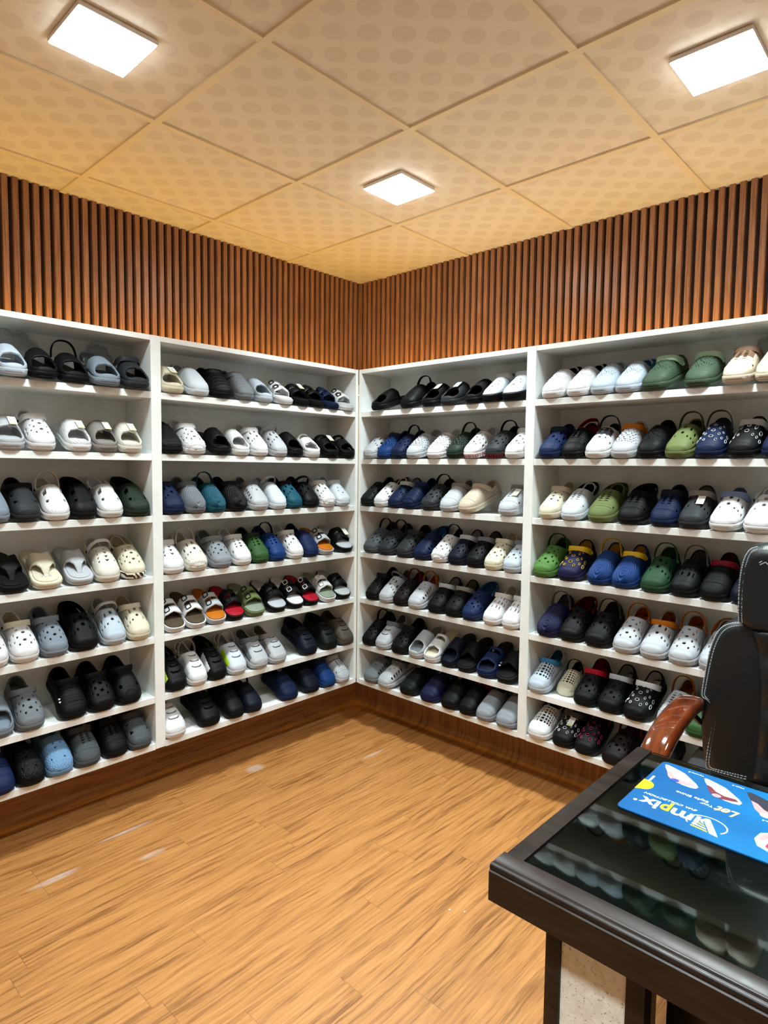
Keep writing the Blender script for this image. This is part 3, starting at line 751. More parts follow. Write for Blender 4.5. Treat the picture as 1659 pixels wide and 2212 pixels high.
def place_shoes():
    for unit, rows in SHOES.items():
        for r, row in enumerate(rows):
            n = len(row)
            for k, (al, style, c1, c2, strap, ex, desc, sc) in enumerate(row):
                t, parts = make_shoe(style, c1, c2, strap, ex)
                tl = TILT['clog' if KIND.get(style, 'clog') == 'clog' else 'other'][r]
                if r == 6 and strap == 'up': tl = 13
                if style == 'twopeep' and 'tall' in desc: tl += 2
                R = Euler((math.radians(tl), 0, 0)).to_matrix()
                lo, bk = extents(t, parts, [list(v) for v in R])
                s = sc*ex.get('scale', 1)*.95; sy = 1.05 if 'scale' not in ex else s; sl = .925*sy
                zz = SH[r]-lo*sy+.0008; yb = (DEP-.004)-bk*sl-ex.get('fw', 0)
                yaw = math.radians(ex.get('yaw', random.uniform(-2, 2)))
                if abs(math.degrees(yaw)) > 4: yb -= abs(math.sin(yaw))*.04
                t.scale = (s, sl, sy)
                if unit[0] == 'R': t.location = (al, yb, zz); t.rotation_euler = (math.radians(tl), 0, yaw)
                else: t.location = (-yb, -al, zz); t.rotation_euler = (math.radians(tl), 0, PI/2+yaw)
                nth = ORD[k]
                lab = f"{desc}, {nth} from left on {SHN[r]} of {UN[unit]}"
                t['label'] = lab; t['category'] = {'clog': 'clog', 'slide': 'sandal', 'sandal': 'sandal', 'thong': 'flip-flop'}[KIND.get(style, 'clog')]
                t['group'] = f"footwear on the {SHN[r]} of the {UN[unit]}"
SHOES = {
 'L1': [
  [(1.647,'peep','ltblue','ltblue','',{'fw': 0.024},'pale blue open-toe slide',1.00),
   (1.549,'peep','black','black','',{'fw': 0.024},'black open-toe slide',1.00),
   (1.439,'peep','black','black','up',{},'black open-toe slide with raised strap',1.09),
   (1.331,'peep','bluegrey','bluegrey','back',{'fw': 0.024},'blue-grey open-toe slide with rivet',1.09),
   (1.216,'peep','charcoal','charcoal','fwd',{'fw': 0.024},'charcoal open-toe slide with strap',1.09)],
  [(1.654,'peep','ltgrey','ltgrey','',{'tag': 1},'light grey slide with price tag',1.01),
   (1.554,'dots','white','white','fwd',{},'white clog with round holes',1.01),
   (1.428,'peepquilt','white','white','',{'tag': 1},'white quilted open-toe slide',1.00),
   (1.329,'peep','warmgrey','warmgrey','',{'tag': 1},'warm grey slide with price tag',1.00),
   (1.231,'peeprib','offwhite','offwhite','',{'tag': 1},'off-white ribbed slide with tag',1.00)],
  [(1.707,'plain','bluegrey','bluegrey','',{},'blue-grey clog cut by frame edge',1.00),
   (1.609,'window2','charcoal','black','fwd',{},'charcoal clog with eye-shaped vents',1.00),
   (1.510,'window','white','offwhite','up',{},'white clog with thin raised strap',1.00),
   (1.412,'window','black','black','back',{},'black clog with square vents',1.00),
   (1.313,'window','white','white','back',{},'white clog with square vents',1.00),
   (1.207,'window','dkgreen','dkgreen','back',{},'dark green clog with square vents',1.07)],
  [(1.656,'thong','black','black','',{},'black chunky flip-flop',1.09),
   (1.544,'thong','cream','cream','',{'print': 1},'cream chunky flip-flop',1.09),
   (1.429,'thong','ltgrey','ltgrey','',{},'light grey chunky flip-flop',1.01),
   (1.329,'tri','offwhite','white','fwd2',{},'off-white clog with triangle holes',1.01),
   (1.227,'dots','cream','cream','back',{'zebra': 1},'cream clog with zebra sole',1.04)],
  [(1.724,'dots','white','white','',{},'white clog cut by frame edge',1.00),
   (1.626,'dots','white','cream','fwd',{},'white clog with cream heel',1.00),
   (1.527,'dots','bluegrey','bluegrey','fwd',{},'blue-grey clog with dotted toe',1.00),
   (1.421,'vents','black','black','back',{},'black clog with oval vents',1.08),
   (1.309,'vents','ltblue','ltgrey','fwd2',{},'pale blue clog with raised strap',1.00),
   (1.210,'vents','cream','cream','fwd',{},'cream clog with oval vents',1.00)],
  [(1.712,'peep','bluegrey','bluegrey','',{},'grey open-toe slide at frame edge',1.00),
   (1.613,'dots','grey','grey','fwd',{},'mid grey clog with round holes',1.00),
   (1.467,'ribs','black','black','fwd',{'studs': 1},'black ribbed clog with white studs',1.08),
   (1.360,'dots','black','black','fwd',{},'black clog with round holes',1.08),
   (1.254,'mask','black','black','fwd',{},'black clog with sculpted toe',1.08)],
  [(1.718,'ribs','navyblue','navyblue','up',{},'shiny navy ribbed clog',1.00),
   (1.619,'knit','black','black','up',{},'black knit-textured clog',1.00),
   (1.521,'knit','skyblue','skyblue','',{},'sky blue knit-textured clog',1.00),
   (1.420,'slots','dkgrey','dkgrey','fwd',{},'dark grey clog with slot holes',1.02),
   (1.313,'slots','black','black','fwd',{},'black clog with small slot holes',1.02),
   (1.213,'window2','dkgrey','dkgrey','fwd',{},'dark grey clog with angular vents',1.02)],
 ],
 'L2': [
  [(1.055,'peeprib','cream','cream','',{'tag': 1},'cream ridged open-toe slide',1.09),
   (0.937,'smooth','whiteblue','ltgrey','back',{},'smooth white clog with rivet strap',1.09),
   (0.821,'bigribs','black','black','fwd',{},'black deeply ridged clog',1.09),
   (0.706,'bigribs','grey','grey','fwd',{},'grey ridged clog with vents',1.05),
   (0.603,'peep','ltblue','ltblue','',{},'pale blue open-toe slide',1.05),
   (0.483,'two','white','white','',{'buckle': 'black'},'white sandal with two black buckles',1.05),
   (0.379,'two','black','black','',{'tag': 1},'black sandal with long tag',1.00),
   (0.280,'two','black','black','',{'buckle': 'black'},'black sandal with two straps',1.00),
   (0.182,'two','navy','navy','',{'buckle': 'navy'},'navy sandal with two straps',1.00),
   (0.078,'two','white','ltgrey','',{'buckle': 'black'},'white sandal with grey sole',1.05)],
  [(1.062,'smooth','black','black','back',{},'smooth black clog with strap',1.09),
   (0.955,'dots','white','white','fwd',{'rocky': 1},'white clog with rugged sole',1.09),
   (0.825,'peep','black','black','',{},'black hooded slide',1.00),
   (0.727,'peep','white','white','',{},'white hooded slide',1.00),
   (0.626,'vents','white','white','fwd',{},'white clog with side vents',1.02),
   (0.513,'vents','ltgrey','ltgrey','fwd2',{},'pale grey clog with oval slots',1.00),
   (0.415,'peep','black','black','',{},'black boxy slide',1.00),
   (0.309,'twopeep','white','white','',{},'white two-band slide',1.07),
   (0.183,'twopeep','black','black','',{'tag': 1},'black two-band slide with tag',1.09),
   (0.066,'twopeep','black','black','',{},'black tall two-band slide',1.09)],
  [(1.053,'vents','navy','navy','fwd',{},'navy clog with cutout vents',1.03),
   (0.952,'swirl','grey','grey','fwd',{},'grey clog with swirl ridges',1.00),
   (0.853,'swirl','teal','teal','up',{},'teal clog with swirl ridges',1.00),
   (0.745,'swirl','black','black','fwd',{},'black clog with swirl ridges',1.09),
   (0.627,'sidevents','ltgrey','grey','fwd',{},'pale grey clog with side vents',1.09),
   (0.518,'ribs','whiteblue','ltgrey','fwd2',{},'white ribbed clog with strap',1.00),
   (0.420,'vents','teal','black','fwd',{},'teal clog with oval vents',1.00),
   (0.314,'vents','black','black','fwd2',{},'black clog with raised strap',1.07),
   (0.203,'vents','white','white','fwd',{'rocky': 1},'white clog with lumpy sole',1.05),
   (0.099,'plaindots','whiteblue','whiteblue','fwd',{},'icy white tall clog',1.05)],
  [(1.060,'tri','white','white','fwd',{},'white clog with triangular vents',1.09),
   (0.951,'vents','offwhite','offwhite','up',{'rocky': 1},'off-white clog with upright strap',1.09),
   (0.828,'dots','grey2','grey2','fwd',{},'light grey clog with scattered holes',1.09),
   (0.719,'squares','white','white','fwd',{},'white clog with square dimples',1.01),
   (0.620,'squares','green','dkgreen','fwd',{},'green clog with square dimples',1.01),
   (0.521,'squares','blue','navy','up',{},'blue clog with upright strap',1.01),
   (0.411,'vents','white','white','fwd',{},'plain white clog with vents',1.00),
   (0.313,'ribs','navyblue','navy','',{},'navy blue ribbed clog',1.00),
   (0.208,'two','ltgrey','orange','',{'buckle': 'black'},'grey sandal with orange footbed',1.07),
   (0.073,'two','black','ltgrey','',{'tag': 1},'black sandal with white tag',1.09)],
  [(1.051,'two','white','brown','',{'buckle': 'black'},'white sandal with olive-brown footbed',1.00),
   (0.952,'two','white','brown','',{'buckle': 'black'},'white two-strap sandal, brown footbed',1.00),
   (0.851,'two','ltgrey','orange','',{'buckle': 'black'},'grey two-strap sandal, orange footbed',1.00),
   (0.753,'two','black','red','',{'buckle': 'black'},'black sandal with red footbed',1.00),
   (0.644,'two','olive','sage','',{'buckle': 'black'},'olive sandal with sage footbed',1.09),
   (0.515,'two','black','ltgrey','',{'buckle': 'black'},'black sandal with pale footbed',1.09),
   (0.403,'two','black','white','',{'buckle': 'white'},'black sandal, white buckle and footbed',1.00),
   (0.304,'two','black','red','',{'buckle': 'white'},'black sandal with bright red footbed',1.00),
   (0.190,'two','white','sage','',{'buckle': 'white'},'white sandal with green footbed',1.07),
   (0.084,'two','black','ltgrey','',{},'black two-strap sandal, grey footbed',1.07)],
  [(1.050,'slash','black','lime','back',{'strap': 'black'},'black clog with lime heel edge',1.01),
   (0.951,'slash','white','ltgrey','up',{},'white clog with three slashes',1.00),
   (0.852,'slash','black','white','back',{'strap': 'black'},'black clog with white side panel',1.00),
   (0.749,'slash','whiteblue','lime','up',{'strap': 'ltgrey'},'white clog with lime side panel',1.04),
   (0.629,'slash','ltgrey','grey','fwd',{},'light grey clog with slashes',1.09),
   (0.521,'slash','ltgrey','warmgrey','fwd',{},'pale grey clog with warm heel',1.09),
   (0.323,'slash','navyblack','navyblack','back',{},'dark navy clog with slashes',1.09),
   (0.182,'slash','blackgreen','blackgreen','back',{},'black-green clog with slashes',1.09),
   (0.066,'slash','taupe','taupe','',{},'taupe clog with three slashes',1.09)],
  [(1.062,'slash','white','white','',{},'lone white clog beside the divider',1.09),
   (0.895,'slash','black','black','back',{},'black clog with cut slashes',1.09),
   (0.765,'plain','black','black','up',{},'black clog with upright strap',1.00),
   (0.666,'plain','navyblack','navyblack','up',{},'smooth dark navy clog',1.00),
   (0.453,'ribs','navy','navy','up',{},'navy ribbed clog with strap',1.09),
   (0.310,'ribs','navyblack','navyblack','',{},'dark navy ribbed clog',1.09),
   (0.196,'ribs','blue','navy','fwd',{},'bright blue ribbed clog',1.01),
   (0.097,'slots','ltgrey','ltgrey','fwd',{'yaw': 5},'light grey clog overhanging the corner',1.01)],
 ],
 'R1': [
  [(0.149,'peep','black','black','',{'yaw': -8},'black hooded open-toe slide',1.09),
   (0.343,'plain','black','black','up',{},'black clog with upright heel loop',1.09),
   (0.480,'peeprib','black','black','',{'tag': 1},'black ribbed slide with cream tag',1.09),
   (0.596,'peep','charcoal','charcoal','',{'tag': 2},'charcoal slide with blue tag',1.09),
   (0.729,'peeprib','black','black','',{},'black wavy ribbed slide',1.00),
   (0.828,'plaindots','whiteblue','ltgrey','fwd',{'sole': 'black'},'white clog on chunky black sole',1.00),
   (0.935,'plaindots','whiteblue','ltgrey','fwd',{'sole': 'black'},'white clog with thick black sole',1.09)],
  [(0.083,'vents','ltgrey','warmgrey','fwd',{},'light grey clog with three vents',1.00),
   (0.182,'woven','blue','navy','fwd',{},'blue clog with embossed weave',1.00),
   (0.280,'dots','navy','navy','up',{},'navy clog with raised strap',1.00),
   (0.384,'woven','ltgrey','warmgrey','',{},'light grey woven-texture clog',1.05),
   (0.517,'woven','white','offwhite','',{},'white woven-texture clog',1.09),
   (0.629,'woven','dkgreen','dkgreen','up',{},'dark green woven-texture clog',1.00),
   (0.728,'dots','white','warmgrey','',{'redprint': 1},'white clog with red lettered sole',1.00),
   (0.847,'dots','charcoal','black','up',{'redprint': 1},'charcoal clog with red lettered sole',1.05),
   (0.950,'dots','white','whiteblue','fwd',{},'white dotted clog beside the divider',1.05)],
  [(0.066,'vents','blackgreen','blackgreen','',{},'black-green clog beside the corner',1.00),
   (0.164,'vents','white','camo','back',{},'white clog with olive back strap',1.00),
   (0.263,'vents','navy','ltgrey','fwd',{},'navy clog with pale strap',1.00),
   (0.362,'bigribs','navy','navyblue','fwd',{},'navy clog with layered ridges',1.00),
   (0.483,'dots','charcoal','black','up',{'word': 1},'charcoal clog with lettered strap',1.09),
   (0.600,'ribs','ltgrey','warmgrey','fwd',{},'pale grey ribbed clog',1.09),
   (0.714,'ribs','beige','beige','fwd',{'yaw': -9},'beige ribbed clog turned sideways',1.09),
   (0.925,'slots','ltgrey','grey','fwd',{'tag': 1},'grey slotted clog with yellow tag',1.09)],
  [(0.093,'dots','dkgrey','charcoal','up',{},'dark grey clog with round holes',1.08),
   (0.200,'dots','charcoal','charcoal','up',{},'charcoal clog with raised strap',1.08),
   (0.324,'vents','charcoal','charcoal','fwd',{},'charcoal clog with cutout vents',1.09),
   (0.438,'sidevents','navy','sky','back',{},'navy clog with sky blue lining',1.09),
   (0.551,'dots','white','blackbrown','up',{'rocky': 1},'white clog with black strap',1.00),
   (0.649,'dots','navyblack','ltgrey','fwd',{},'dark navy clog with grey strap',1.00),
   (0.754,'dots','black','grey','fwd',{},'black clog with grey strap',1.01),
   (0.853,'dots','cream','cream','fwd',{},'cream clog with small holes',1.00),
   (0.951,'dots','ltblue','grey','fwd',{},'pale blue clog with small holes',1.00)],
  [(0.108,'vents','black','black','fwd',{},'small black clog by the corner',1.00),
   (0.207,'vents','ltgrey','grey','fwd2',{},'light grey vented clog, raised strap',1.00),
   (0.305,'dots','blackbrown','crimson','up',{},'black clog with crimson strap',1.00),
   (0.408,'sidevents','ltgrey','orange','up',{},'light grey clog with orange strap',1.04),
   (0.533,'plaindots','black','ltgrey','fwd',{},'black clog with pale strap',1.04),
   (0.636,'plaindots','black','warmgrey','fwd',{},'black clog with taupe strap',1.02),
   (0.737,'dots','navyblue','sky','back',{},'blue clog with bright blue lining',1.02),
   (0.854,'slotrows','white','offwhite','fwd',{},'white slotted clog with cream strap',1.00),
   (0.952,'slotrows','white','white','fwd',{},'white slotted clog beside the divider',1.00)],
  [(0.086,'dots','black','black','up',{},'black clog with raised strap',1.00),
   (0.185,'slash','ltgrey','grey','fwd',{},'light grey clog with slashes',1.00),
   (0.301,'dots','black','black','fwd',{},'glossy black clog with small holes',1.09),
   (0.411,'peep','ltgrey','grey','',{},'small light grey open-toe slide',1.00),
   (0.509,'twopeep','white','cream','',{},'white two-band sandal',1.00),
   (0.613,'peep','navyblack','navyblack','',{},'dark navy open-toe slide',1.00),
   (0.711,'wideslide','black','black','',{},'black wide open-toe slide',1.00),
   (0.825,'twopeep','navyblue','navyblack','',{},'navy two-band slide',1.07),
   (0.930,'wideslide','black','black','',{'studs': 1},'black slide with silver studs',1.07)],
  [(0.110,'sidevents','grey','grey','',{},'grey trainer-style clog',1.09),
   (0.218,'sidevents','ltgrey','grey','fwd',{'yaw': -8},'light grey trainer-style clog',1.09),
   (0.368,'plain','blackgreen','blackgreen','',{},'black-green closed clog',1.09),
   (0.503,'plain','navypurple','sky','fwdlow',{},'purple-navy closed clog, blue strap',1.09),
   (0.631,'plain','black','black','',{},'black closed clog',1.04),
   (0.733,'plain','black','red','fwdlow',{},'black closed clog, red strap',1.00),
   (0.831,'plain','grey2','charcoal','fwdlow',{},'light grey closed clog',1.00),
   (0.941,'plain','grey2','charcoal','',{},'grey closed clog beside the divider',1.09)],
 ],
 'R2': [
  [(1.122,'fine','white','blackgreen','back',{},'white clog with black lining',1.09),
   (1.229,'fine','white','blackgreen','back',{},'white clog with black collar',1.00),
   (1.328,'fine','ltblue','whiteblue','',{},'pale blue clog without any strap',1.00),
   (1.427,'fine','ltblue','skyd','back',{},'pale blue clog with blue strap',1.01),
   (1.534,'fine','green2','mint','fwd',{'yaw': -8},'green clog with mint strap',1.09),
   (1.679,'fine','green2','mint','fwd',{},'green clog with small mint collar',1.09),
   (1.804,'slots','beige','tan','fwd',{'toe': 'tan', 'fw': 0.024},'beige clog with brown panel',1.00),
   (1.902,'slots','beige','beige','',{'fw': 0.024},'beige clog at frame edge',1.00)],
  [(1.112,'vents','navyblue','navy','fwd',{},'navy blue clog beside the divider',1.04),
   (1.214,'slots','black','crimson','fwdlow',{},'black clog with crimson strap',1.02),
   (1.315,'squares','white','charcoal','up',{'mid': 'charcoal'},'white clog with black saddle',1.02),
   (1.419,'woven','ltgrey','orange','fwd',{},'grey mesh clog with orange strap',1.02),
   (1.519,'fine','black','black','',{},'black mesh-textured clog',1.02),
   (1.620,'vents','olive','olived','up',{},'olive clog with raised strap',1.01),
   (1.720,'dots','navy','dkgrey','up',{'rim': 'silver'},'navy clog with silver-rimmed holes',1.01),
   (1.826,'vents','black','ltgrey','fwd',{'rim': 'silver'},'black clog with silver strap',1.00),
   (1.925,'dots','navy','navy','',{},'navy clog at frame edge',1.00)],
  [(1.120,'tri','cream','beige','fwd',{},'cream clog with angular cutouts',1.00),
   (1.219,'slots','whiteblue','black','back',{},'white slotted clog with black lining',1.00),
   (1.339,'slots','olive','olived','back',{},'olive ribbed slotted clog',1.09),
   (1.457,'slots','black','black','back',{},'black ribbed slotted clog',1.09),
   (1.576,'slots','navy','navyblack','fwd',{},'navy ribbed slotted clog',1.02),
   (1.676,'vents','charcoal','warmgrey','fwd',{'tag': 1},'charcoal clog with grey strap',1.02),
   (1.781,'vents','white','periwinkle','fwd',{},'white clog with periwinkle strap',1.06),
   (1.888,'vents','white','white','back',{},'white clog with long vents',1.09)],
  [(1.103,'dots','leaf','green','up',{},'leaf green clog',1.09),
   (1.215,'dots','navypurple','yellow','fwd',{'rim': 'yellow'},'navy clog with wide yellow strap',1.09),
   (1.342,'swirl','blue','yellow','up',{},'blue clog, upright yellow strap',1.00),
   (1.440,'swirl','blue','yellow','fwd',{},'blue clog, forward yellow strap',1.00),
   (1.553,'vents','dkgreen2','green3','up',{},'forest green clog with raised strap',1.06),
   (1.657,'slotrows','black','grey','up',{},'black slotted clog with grey strap',1.02),
   (1.758,'ribs','black','crimson','fwd',{},'black ribbed clog with crimson strap',1.00),
   (1.856,'dots','navyblack','navyblack','',{},'dark clog half behind the headrest',1.00)],
  [(1.128,'swirl','navypurple','grey','up',{},'navy clog with grey lining',1.04),
   (1.230,'vents','black','crimson','back',{},'black clog with crimson lining',1.04),
   (1.342,'vents','black','dkgrey','up',{},'black clog with dark grey strap',1.09),
   (1.457,'dots','ltgrey','orange','up',{},'grey clog, upright orange strap',1.06),
   (1.561,'vents','ltgrey','orange','fwd',{},'grey clog, forward orange strap',1.05),
   (1.664,'dots','ltgrey','orange','up',{},'grey clog, tall orange strap',1.05),
   (1.768,'vents','ltgrey','orange','back',{},'grey clog behind the office chair',1.05)],
  [(1.094,'grid','ltblue','skyd','fwd',{},'pale blue basket-weave clog',1.00),
   (1.192,'grid','cream','blackgreen','up',{'scale': 0.85},'cream child-size basket-weave clog',1.00),
   (1.301,'dots','black','red','fwd',{},'black clog with red strap',1.05),
   (1.404,'dots','black','ltgrey','fwd',{},'black clog with light grey strap',1.05),
   (1.509,'dots','black','white','fwd',{'rim': 'white', 'yaw': -5},'black clog with white-rimmed holes',1.07),
   (1.632,'slots','ltgrey','orange2','up',{'yaw': -6},'grey ribbed clog with orange strap',1.00),
   (1.730,'plain','green','green','',{},'green clog behind the armrest',1.00)],
  [(1.103,'grid','white','black','fwdlow',{},'white basket-weave clog',1.09),
   (1.215,'dots','black','dkgrey','fwd',{'tag': 1, 'rim': 'white'},'black clog with green-striped tag',1.01),
   (1.314,'dots','black','magenta','fwdlow',{'rim': 'pink'},'black clog with pink-rimmed holes',1.01),
   (1.436,'dots','blackbrown','crimson','up',{'yaw': -6},'dark clog with crimson strap',1.09),
   (1.595,'plain','charcoal','charcoal','up',{},'charcoal clog behind the desk',1.09),
   (1.725,'plain','grey','grey','',{},'grey clog behind the desk',1.09)],
 ],
}
place_shoes()

# ------------------------------------------------------------- small plastic bags behind the top row
def bag(label, loc, sx, sz, rz, seed):
    rnd = random.Random(seed); bm = bmesh.new(); bmesh.ops.create_icosphere(bm, subdivisions=4, radius=1)
    for v in bm.verts:
        p = v.co; k = 1+.16*math.sin(p.x*7+seed)*math.sin(p.z*9+seed*2)+.10*math.sin(p.y*13+p.x*11)+rnd.uniform(-.05, .05)
        v.co = Vector((p.x*sx*k, p.y*.008*k, max(-.92, p.z)*sz*k))
    lo = min(v.co.z for v in bm.verts)
    for v in bm.verts: v.co.z -= lo
    me = bpy.data.meshes.new('plastic_bag'); bm.to_mesh(me); bm.free()
    m = mat('clear_plastic', '#eef3f6', .16, Transmission_Weight=.75, IOR=1.25)
    o = link('plastic_bag', me, m, loc=loc); o.rotation_euler = (0, 0, rz); tag(o, label, 'plastic bag', None)
bag('crumpled clear plastic bag behind the pale blue open-toe slide', (-.2135, -1.58, SH[0]+.001), .10, .095, PI/2, 1)
bag('crumpled clear plastic bag behind the blue-grey open-toe slide', (-.2135, -1.265, SH[0]+.001), .055, .085, PI/2, 2)
bag('crumpled clear plastic bag behind the beige clog, far right', (1.87, .2135, SH[0]+.001), .07, .095, 0, 3)
M_scrap = mat('paper_scrap', '#e8e4dc', .7)
for (x, y, s, lb) in ((1.252, -.814, .005, 'tiny white paper scrap on the floor, left one of the pair'), (1.292, -.787, .004, 'tiny white paper scrap on the floor, right one of the pair')):
    o = MB().prism([(0, 0), (s, .2*s), (1.2*s, s), (.3*s, 1.3*s)], .001, 'z', FLOOR+.0005).build('paper_scrap', M_scrap); o.location = (x, y, 0); tag(o, lb, 'paper scrap', 'paper scraps on the floor')

# ------------------------------------------------------------- sales desk
DZ = .515; DX0, DY0, DY1, DX1 = 1.846, -1.507, -.884, 3.10
def dark_wood():
    m = mat('dark_wood', '#2b201c', .32, spec=.35); t = NT(m); tc = t.n('TexCoord'); X, Y, Z = t.sep(tc.outputs['Object'])[:3]
    n = t.noise(t.comb(t.math('MULTIPLY', X, 14), t.math('MULTIPLY', Y, 60), t.math('MULTIPLY', Z, 90)), 1, 4, .6)
    t.l(t.ramp(n, [(.3, '#130d0b'), (.7, '#271d19')]), t.b.inputs['Base Color'])
    worn = t.noise(tc.outputs['Object'], 11, 3, .6); t.l(t.math('MULTIPLY_ADD', worn, .35, .16), t.b.inputs['Roughness']); t.bump(n, .0004, .4); return m
def speckled():
    m = mat('speckled_laminate', '#cfcabb', .45); t = NT(m); tc = t.n('TexCoord')
    n = t.noise(tc.outputs['Object'], 160, 3, .75); n2 = t.noise(tc.outputs['Object'], 60, 3, .6)
    t.l(t.mix(t.math('MULTIPLY', t.math('LESS_THAN', n, .385), .8), t.ramp(n2, [(.35, '#e6e2d2'), (.65, '#f4f3ea')]), '#857a64'), t.b.inputs['Base Color']); return m
M_dw, M_sp = dark_wood(), speckled()
desk = thing('sales_desk', 'dark brown wooden desk with glass top and cream speckled front panel', 'desk', (DX0, DY0, FLOOR))
def dbox(*a, **k): return MB().box(*a, **k)
def dpart(name, m, x0, x1, y0, y1, z0, z1, bev=.002, parent=None):
    if bev == 0: return MB().box(x0-DX0, x1-DX0, y0-DY0, y1-DY0, z0-FLOOR, z1-FLOOR).build(name, m, desk)
    b = MB().box(x0-DX0, x1-DX0, y0-DY0, y1-DY0, z0-FLOOR, z1-FLOOR, bev) ; return sharp(b.build(name, m, parent or desk))
# moulded top frame: profile swept along the front edge
def rail(prof, p0, p1, axis):
    b = MB(); b.prism(prof, p1-p0, axis, p0); o = b.build('top_frame', M_dw, desk); return sharp(o, 28)
fz = DZ-FLOOR
arc = lambda cx, cz, r, a0, a1, n=6: [(cx+r*math.cos(math.radians(a0+(a1-a0)*i/n)), cz+r*math.sin(math.radians(a0+(a1-a0)*i/n))) for i in range(n+1)]
front_prof = [(.047, fz-.020), (.047, fz), (.020, fz)]+[(.017, fz-.0015)]+arc(.0085, fz-.0065, .0065, 75, 180)+[(.003, fz-.010), (0.0, fz-.012), (0.0, fz-.062), (.003, fz-.0645), (.018, fz-.0645), (.018, fz-.020)]
o = rail(front_prof, 0.0, DX1-DX0, 'x')
left_prof = [(.037, fz-.020), (.037, fz), (.008, fz)]+[(.004, fz-.0015), (.0012, fz-.005), (0.0, fz-.010), (0, fz-.062), (.018, fz-.0645), (.018, fz-.020)]
o = rail(left_prof, .0472, DY1-DY0, 'y')
dpart('top_board', mat('matt_board', '#030606', .9, spec=.05), DX0+.018, DX1, DY0+.018, DY1, DZ-.035, DZ-.011, .0005)
gl = mat('tinted_glass', '#b9d8d0', .015, spec=.5, Transmission_Weight=1.0, IOR=1.42)
dpart('glass_top', gl, DX0+.039, DX1, DY0+.049, DY1+.002, DZ-.0105, DZ-.0035, 0)
px0 = DX0+.066; py = DY0+.077
dpart('post', M_dw, px0, px0+.027, py, py+.03, FLOOR, DZ-.0645, .001)
dpart('front_panel', M_sp, px0+.0275, px0+.136, py+.004, py+.018, FLOOR+.0005, DZ-.0645, .0005)
dpart('post', M_dw, px0+.1365, px0+.166, py, py+.03, FLOOR, DZ-.0645, .001)
dpart('post', M_dw, 2.62, 2.65, py, py+.03, FLOOR, DZ-.0645, .001)
dpart('front_panel', M_sp, 2.6505, 2.90, py+.004, py+.018, FLOOR+.0005, DZ-.0645, .0005)
dpart('post', M_dw, 2.9005, 2.93, py, py+.03, FLOOR, DZ-.0645, .001)
dpart('recessed_panel', mat('black_board', '#050a0a', .35), px0+.1665, 2.6195, py+.10, py+.115, FLOOR, DZ-.036, .001)
dpart('side_panel', M_dw, px0+.002, px0+.022, py+.031, DY1-.05, FLOOR, DZ-.0355, .001)
dpart('side_panel', M_dw, 2.905, 2.925, py+.031, DY1-.05, FLOOR, DZ-.0355, .001)

# ------------------------------------------------------------- printed mat
MZ = DZ-.0035
mat_t = thing('counter_mat', 'blue printed counter mat with white lettering on the glass desk top', 'mat', (0, 0, MZ))
def flat(name, pts, z, m, th=.0002, parent=mat_t):
    return MB().prism(pts, th, 'z', z).build(name, m, parent)
def rrect(x0, x1, y0, y1, r, n=6):
    out = []
    for cx, cy, a in ((x1-r, y0+r, -90), (x1-r, y1-r, 0), (x0+r, y1-r, 90), (x0+r, y0+r, 180)):
        out += [(cx+r*math.cos(math.radians(a+90*i/n)), cy+r*math.sin(math.radians(a+90*i/n))) for i in range(n+1)]
    return out
def blue_print():
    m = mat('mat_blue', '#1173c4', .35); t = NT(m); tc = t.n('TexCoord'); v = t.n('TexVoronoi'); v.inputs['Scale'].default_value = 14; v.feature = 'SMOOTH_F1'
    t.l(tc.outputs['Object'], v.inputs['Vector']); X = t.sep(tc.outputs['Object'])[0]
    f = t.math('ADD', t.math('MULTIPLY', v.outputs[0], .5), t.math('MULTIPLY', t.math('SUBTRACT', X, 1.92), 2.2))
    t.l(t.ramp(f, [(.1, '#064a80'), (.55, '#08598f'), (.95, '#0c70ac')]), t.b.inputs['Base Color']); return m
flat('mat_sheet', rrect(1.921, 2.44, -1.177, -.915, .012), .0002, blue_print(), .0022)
MW, MY, MCR, MPK, MMR, MBK, MNV = (mat('print_white', '#eef2f4', .4), mat('print_yellow', '#eebc18', .4), mat('print_cream', '#d9cdbf', .4), mat('print_pink', '#cf8c8c', .4),
                    mat('print_maroon', '#6a2a38', .4), mat('print_black', '#2a2c38', .4), mat('print_navy', '#234a94', .4))
PZ = .00245
def words(name, s, x_right, x_left, ybase, size, m, bold=0.0, rot=0, shear=0):
    """lettering read from the seller's side: runs towards -x with its top towards -y"""
    cu = bpy.data.curves.new('t', 'FONT'); cu.body = s; cu.size = size; cu.extrude = .0001; cu.offset = bold; cu.shear = shear
    ob = bpy.data.objects.new('t', cu); C.objects.link(ob); bpy.context.view_layer.update()
    me = bpy.data.meshes.new_from_object(ob); bpy.data.objects.remove(ob)
    xs = [v.co.x for v in me.vertices]; w_ = max(xs)-min(xs); k = (x_right-x_left)/w_
    for v in me.vertices: v.co.x = (v.co.x-min(xs))*k
    o = link(name, me, m, mat_t); o.location = (x_right, ybase, PZ+.0003); o.rotation_euler = (0, 0, PI+rot); return o
words('brand_lettering', 'im', 2.057, 2.006, -1.1075, .052, MW, .0012)
words('brand_lettering', 'p', 2.003, 1.985, -1.106, .050, MY, .0014)
words('brand_lettering', 'ix', 1.982, 1.945, -1.104, .050, MW, .0012)
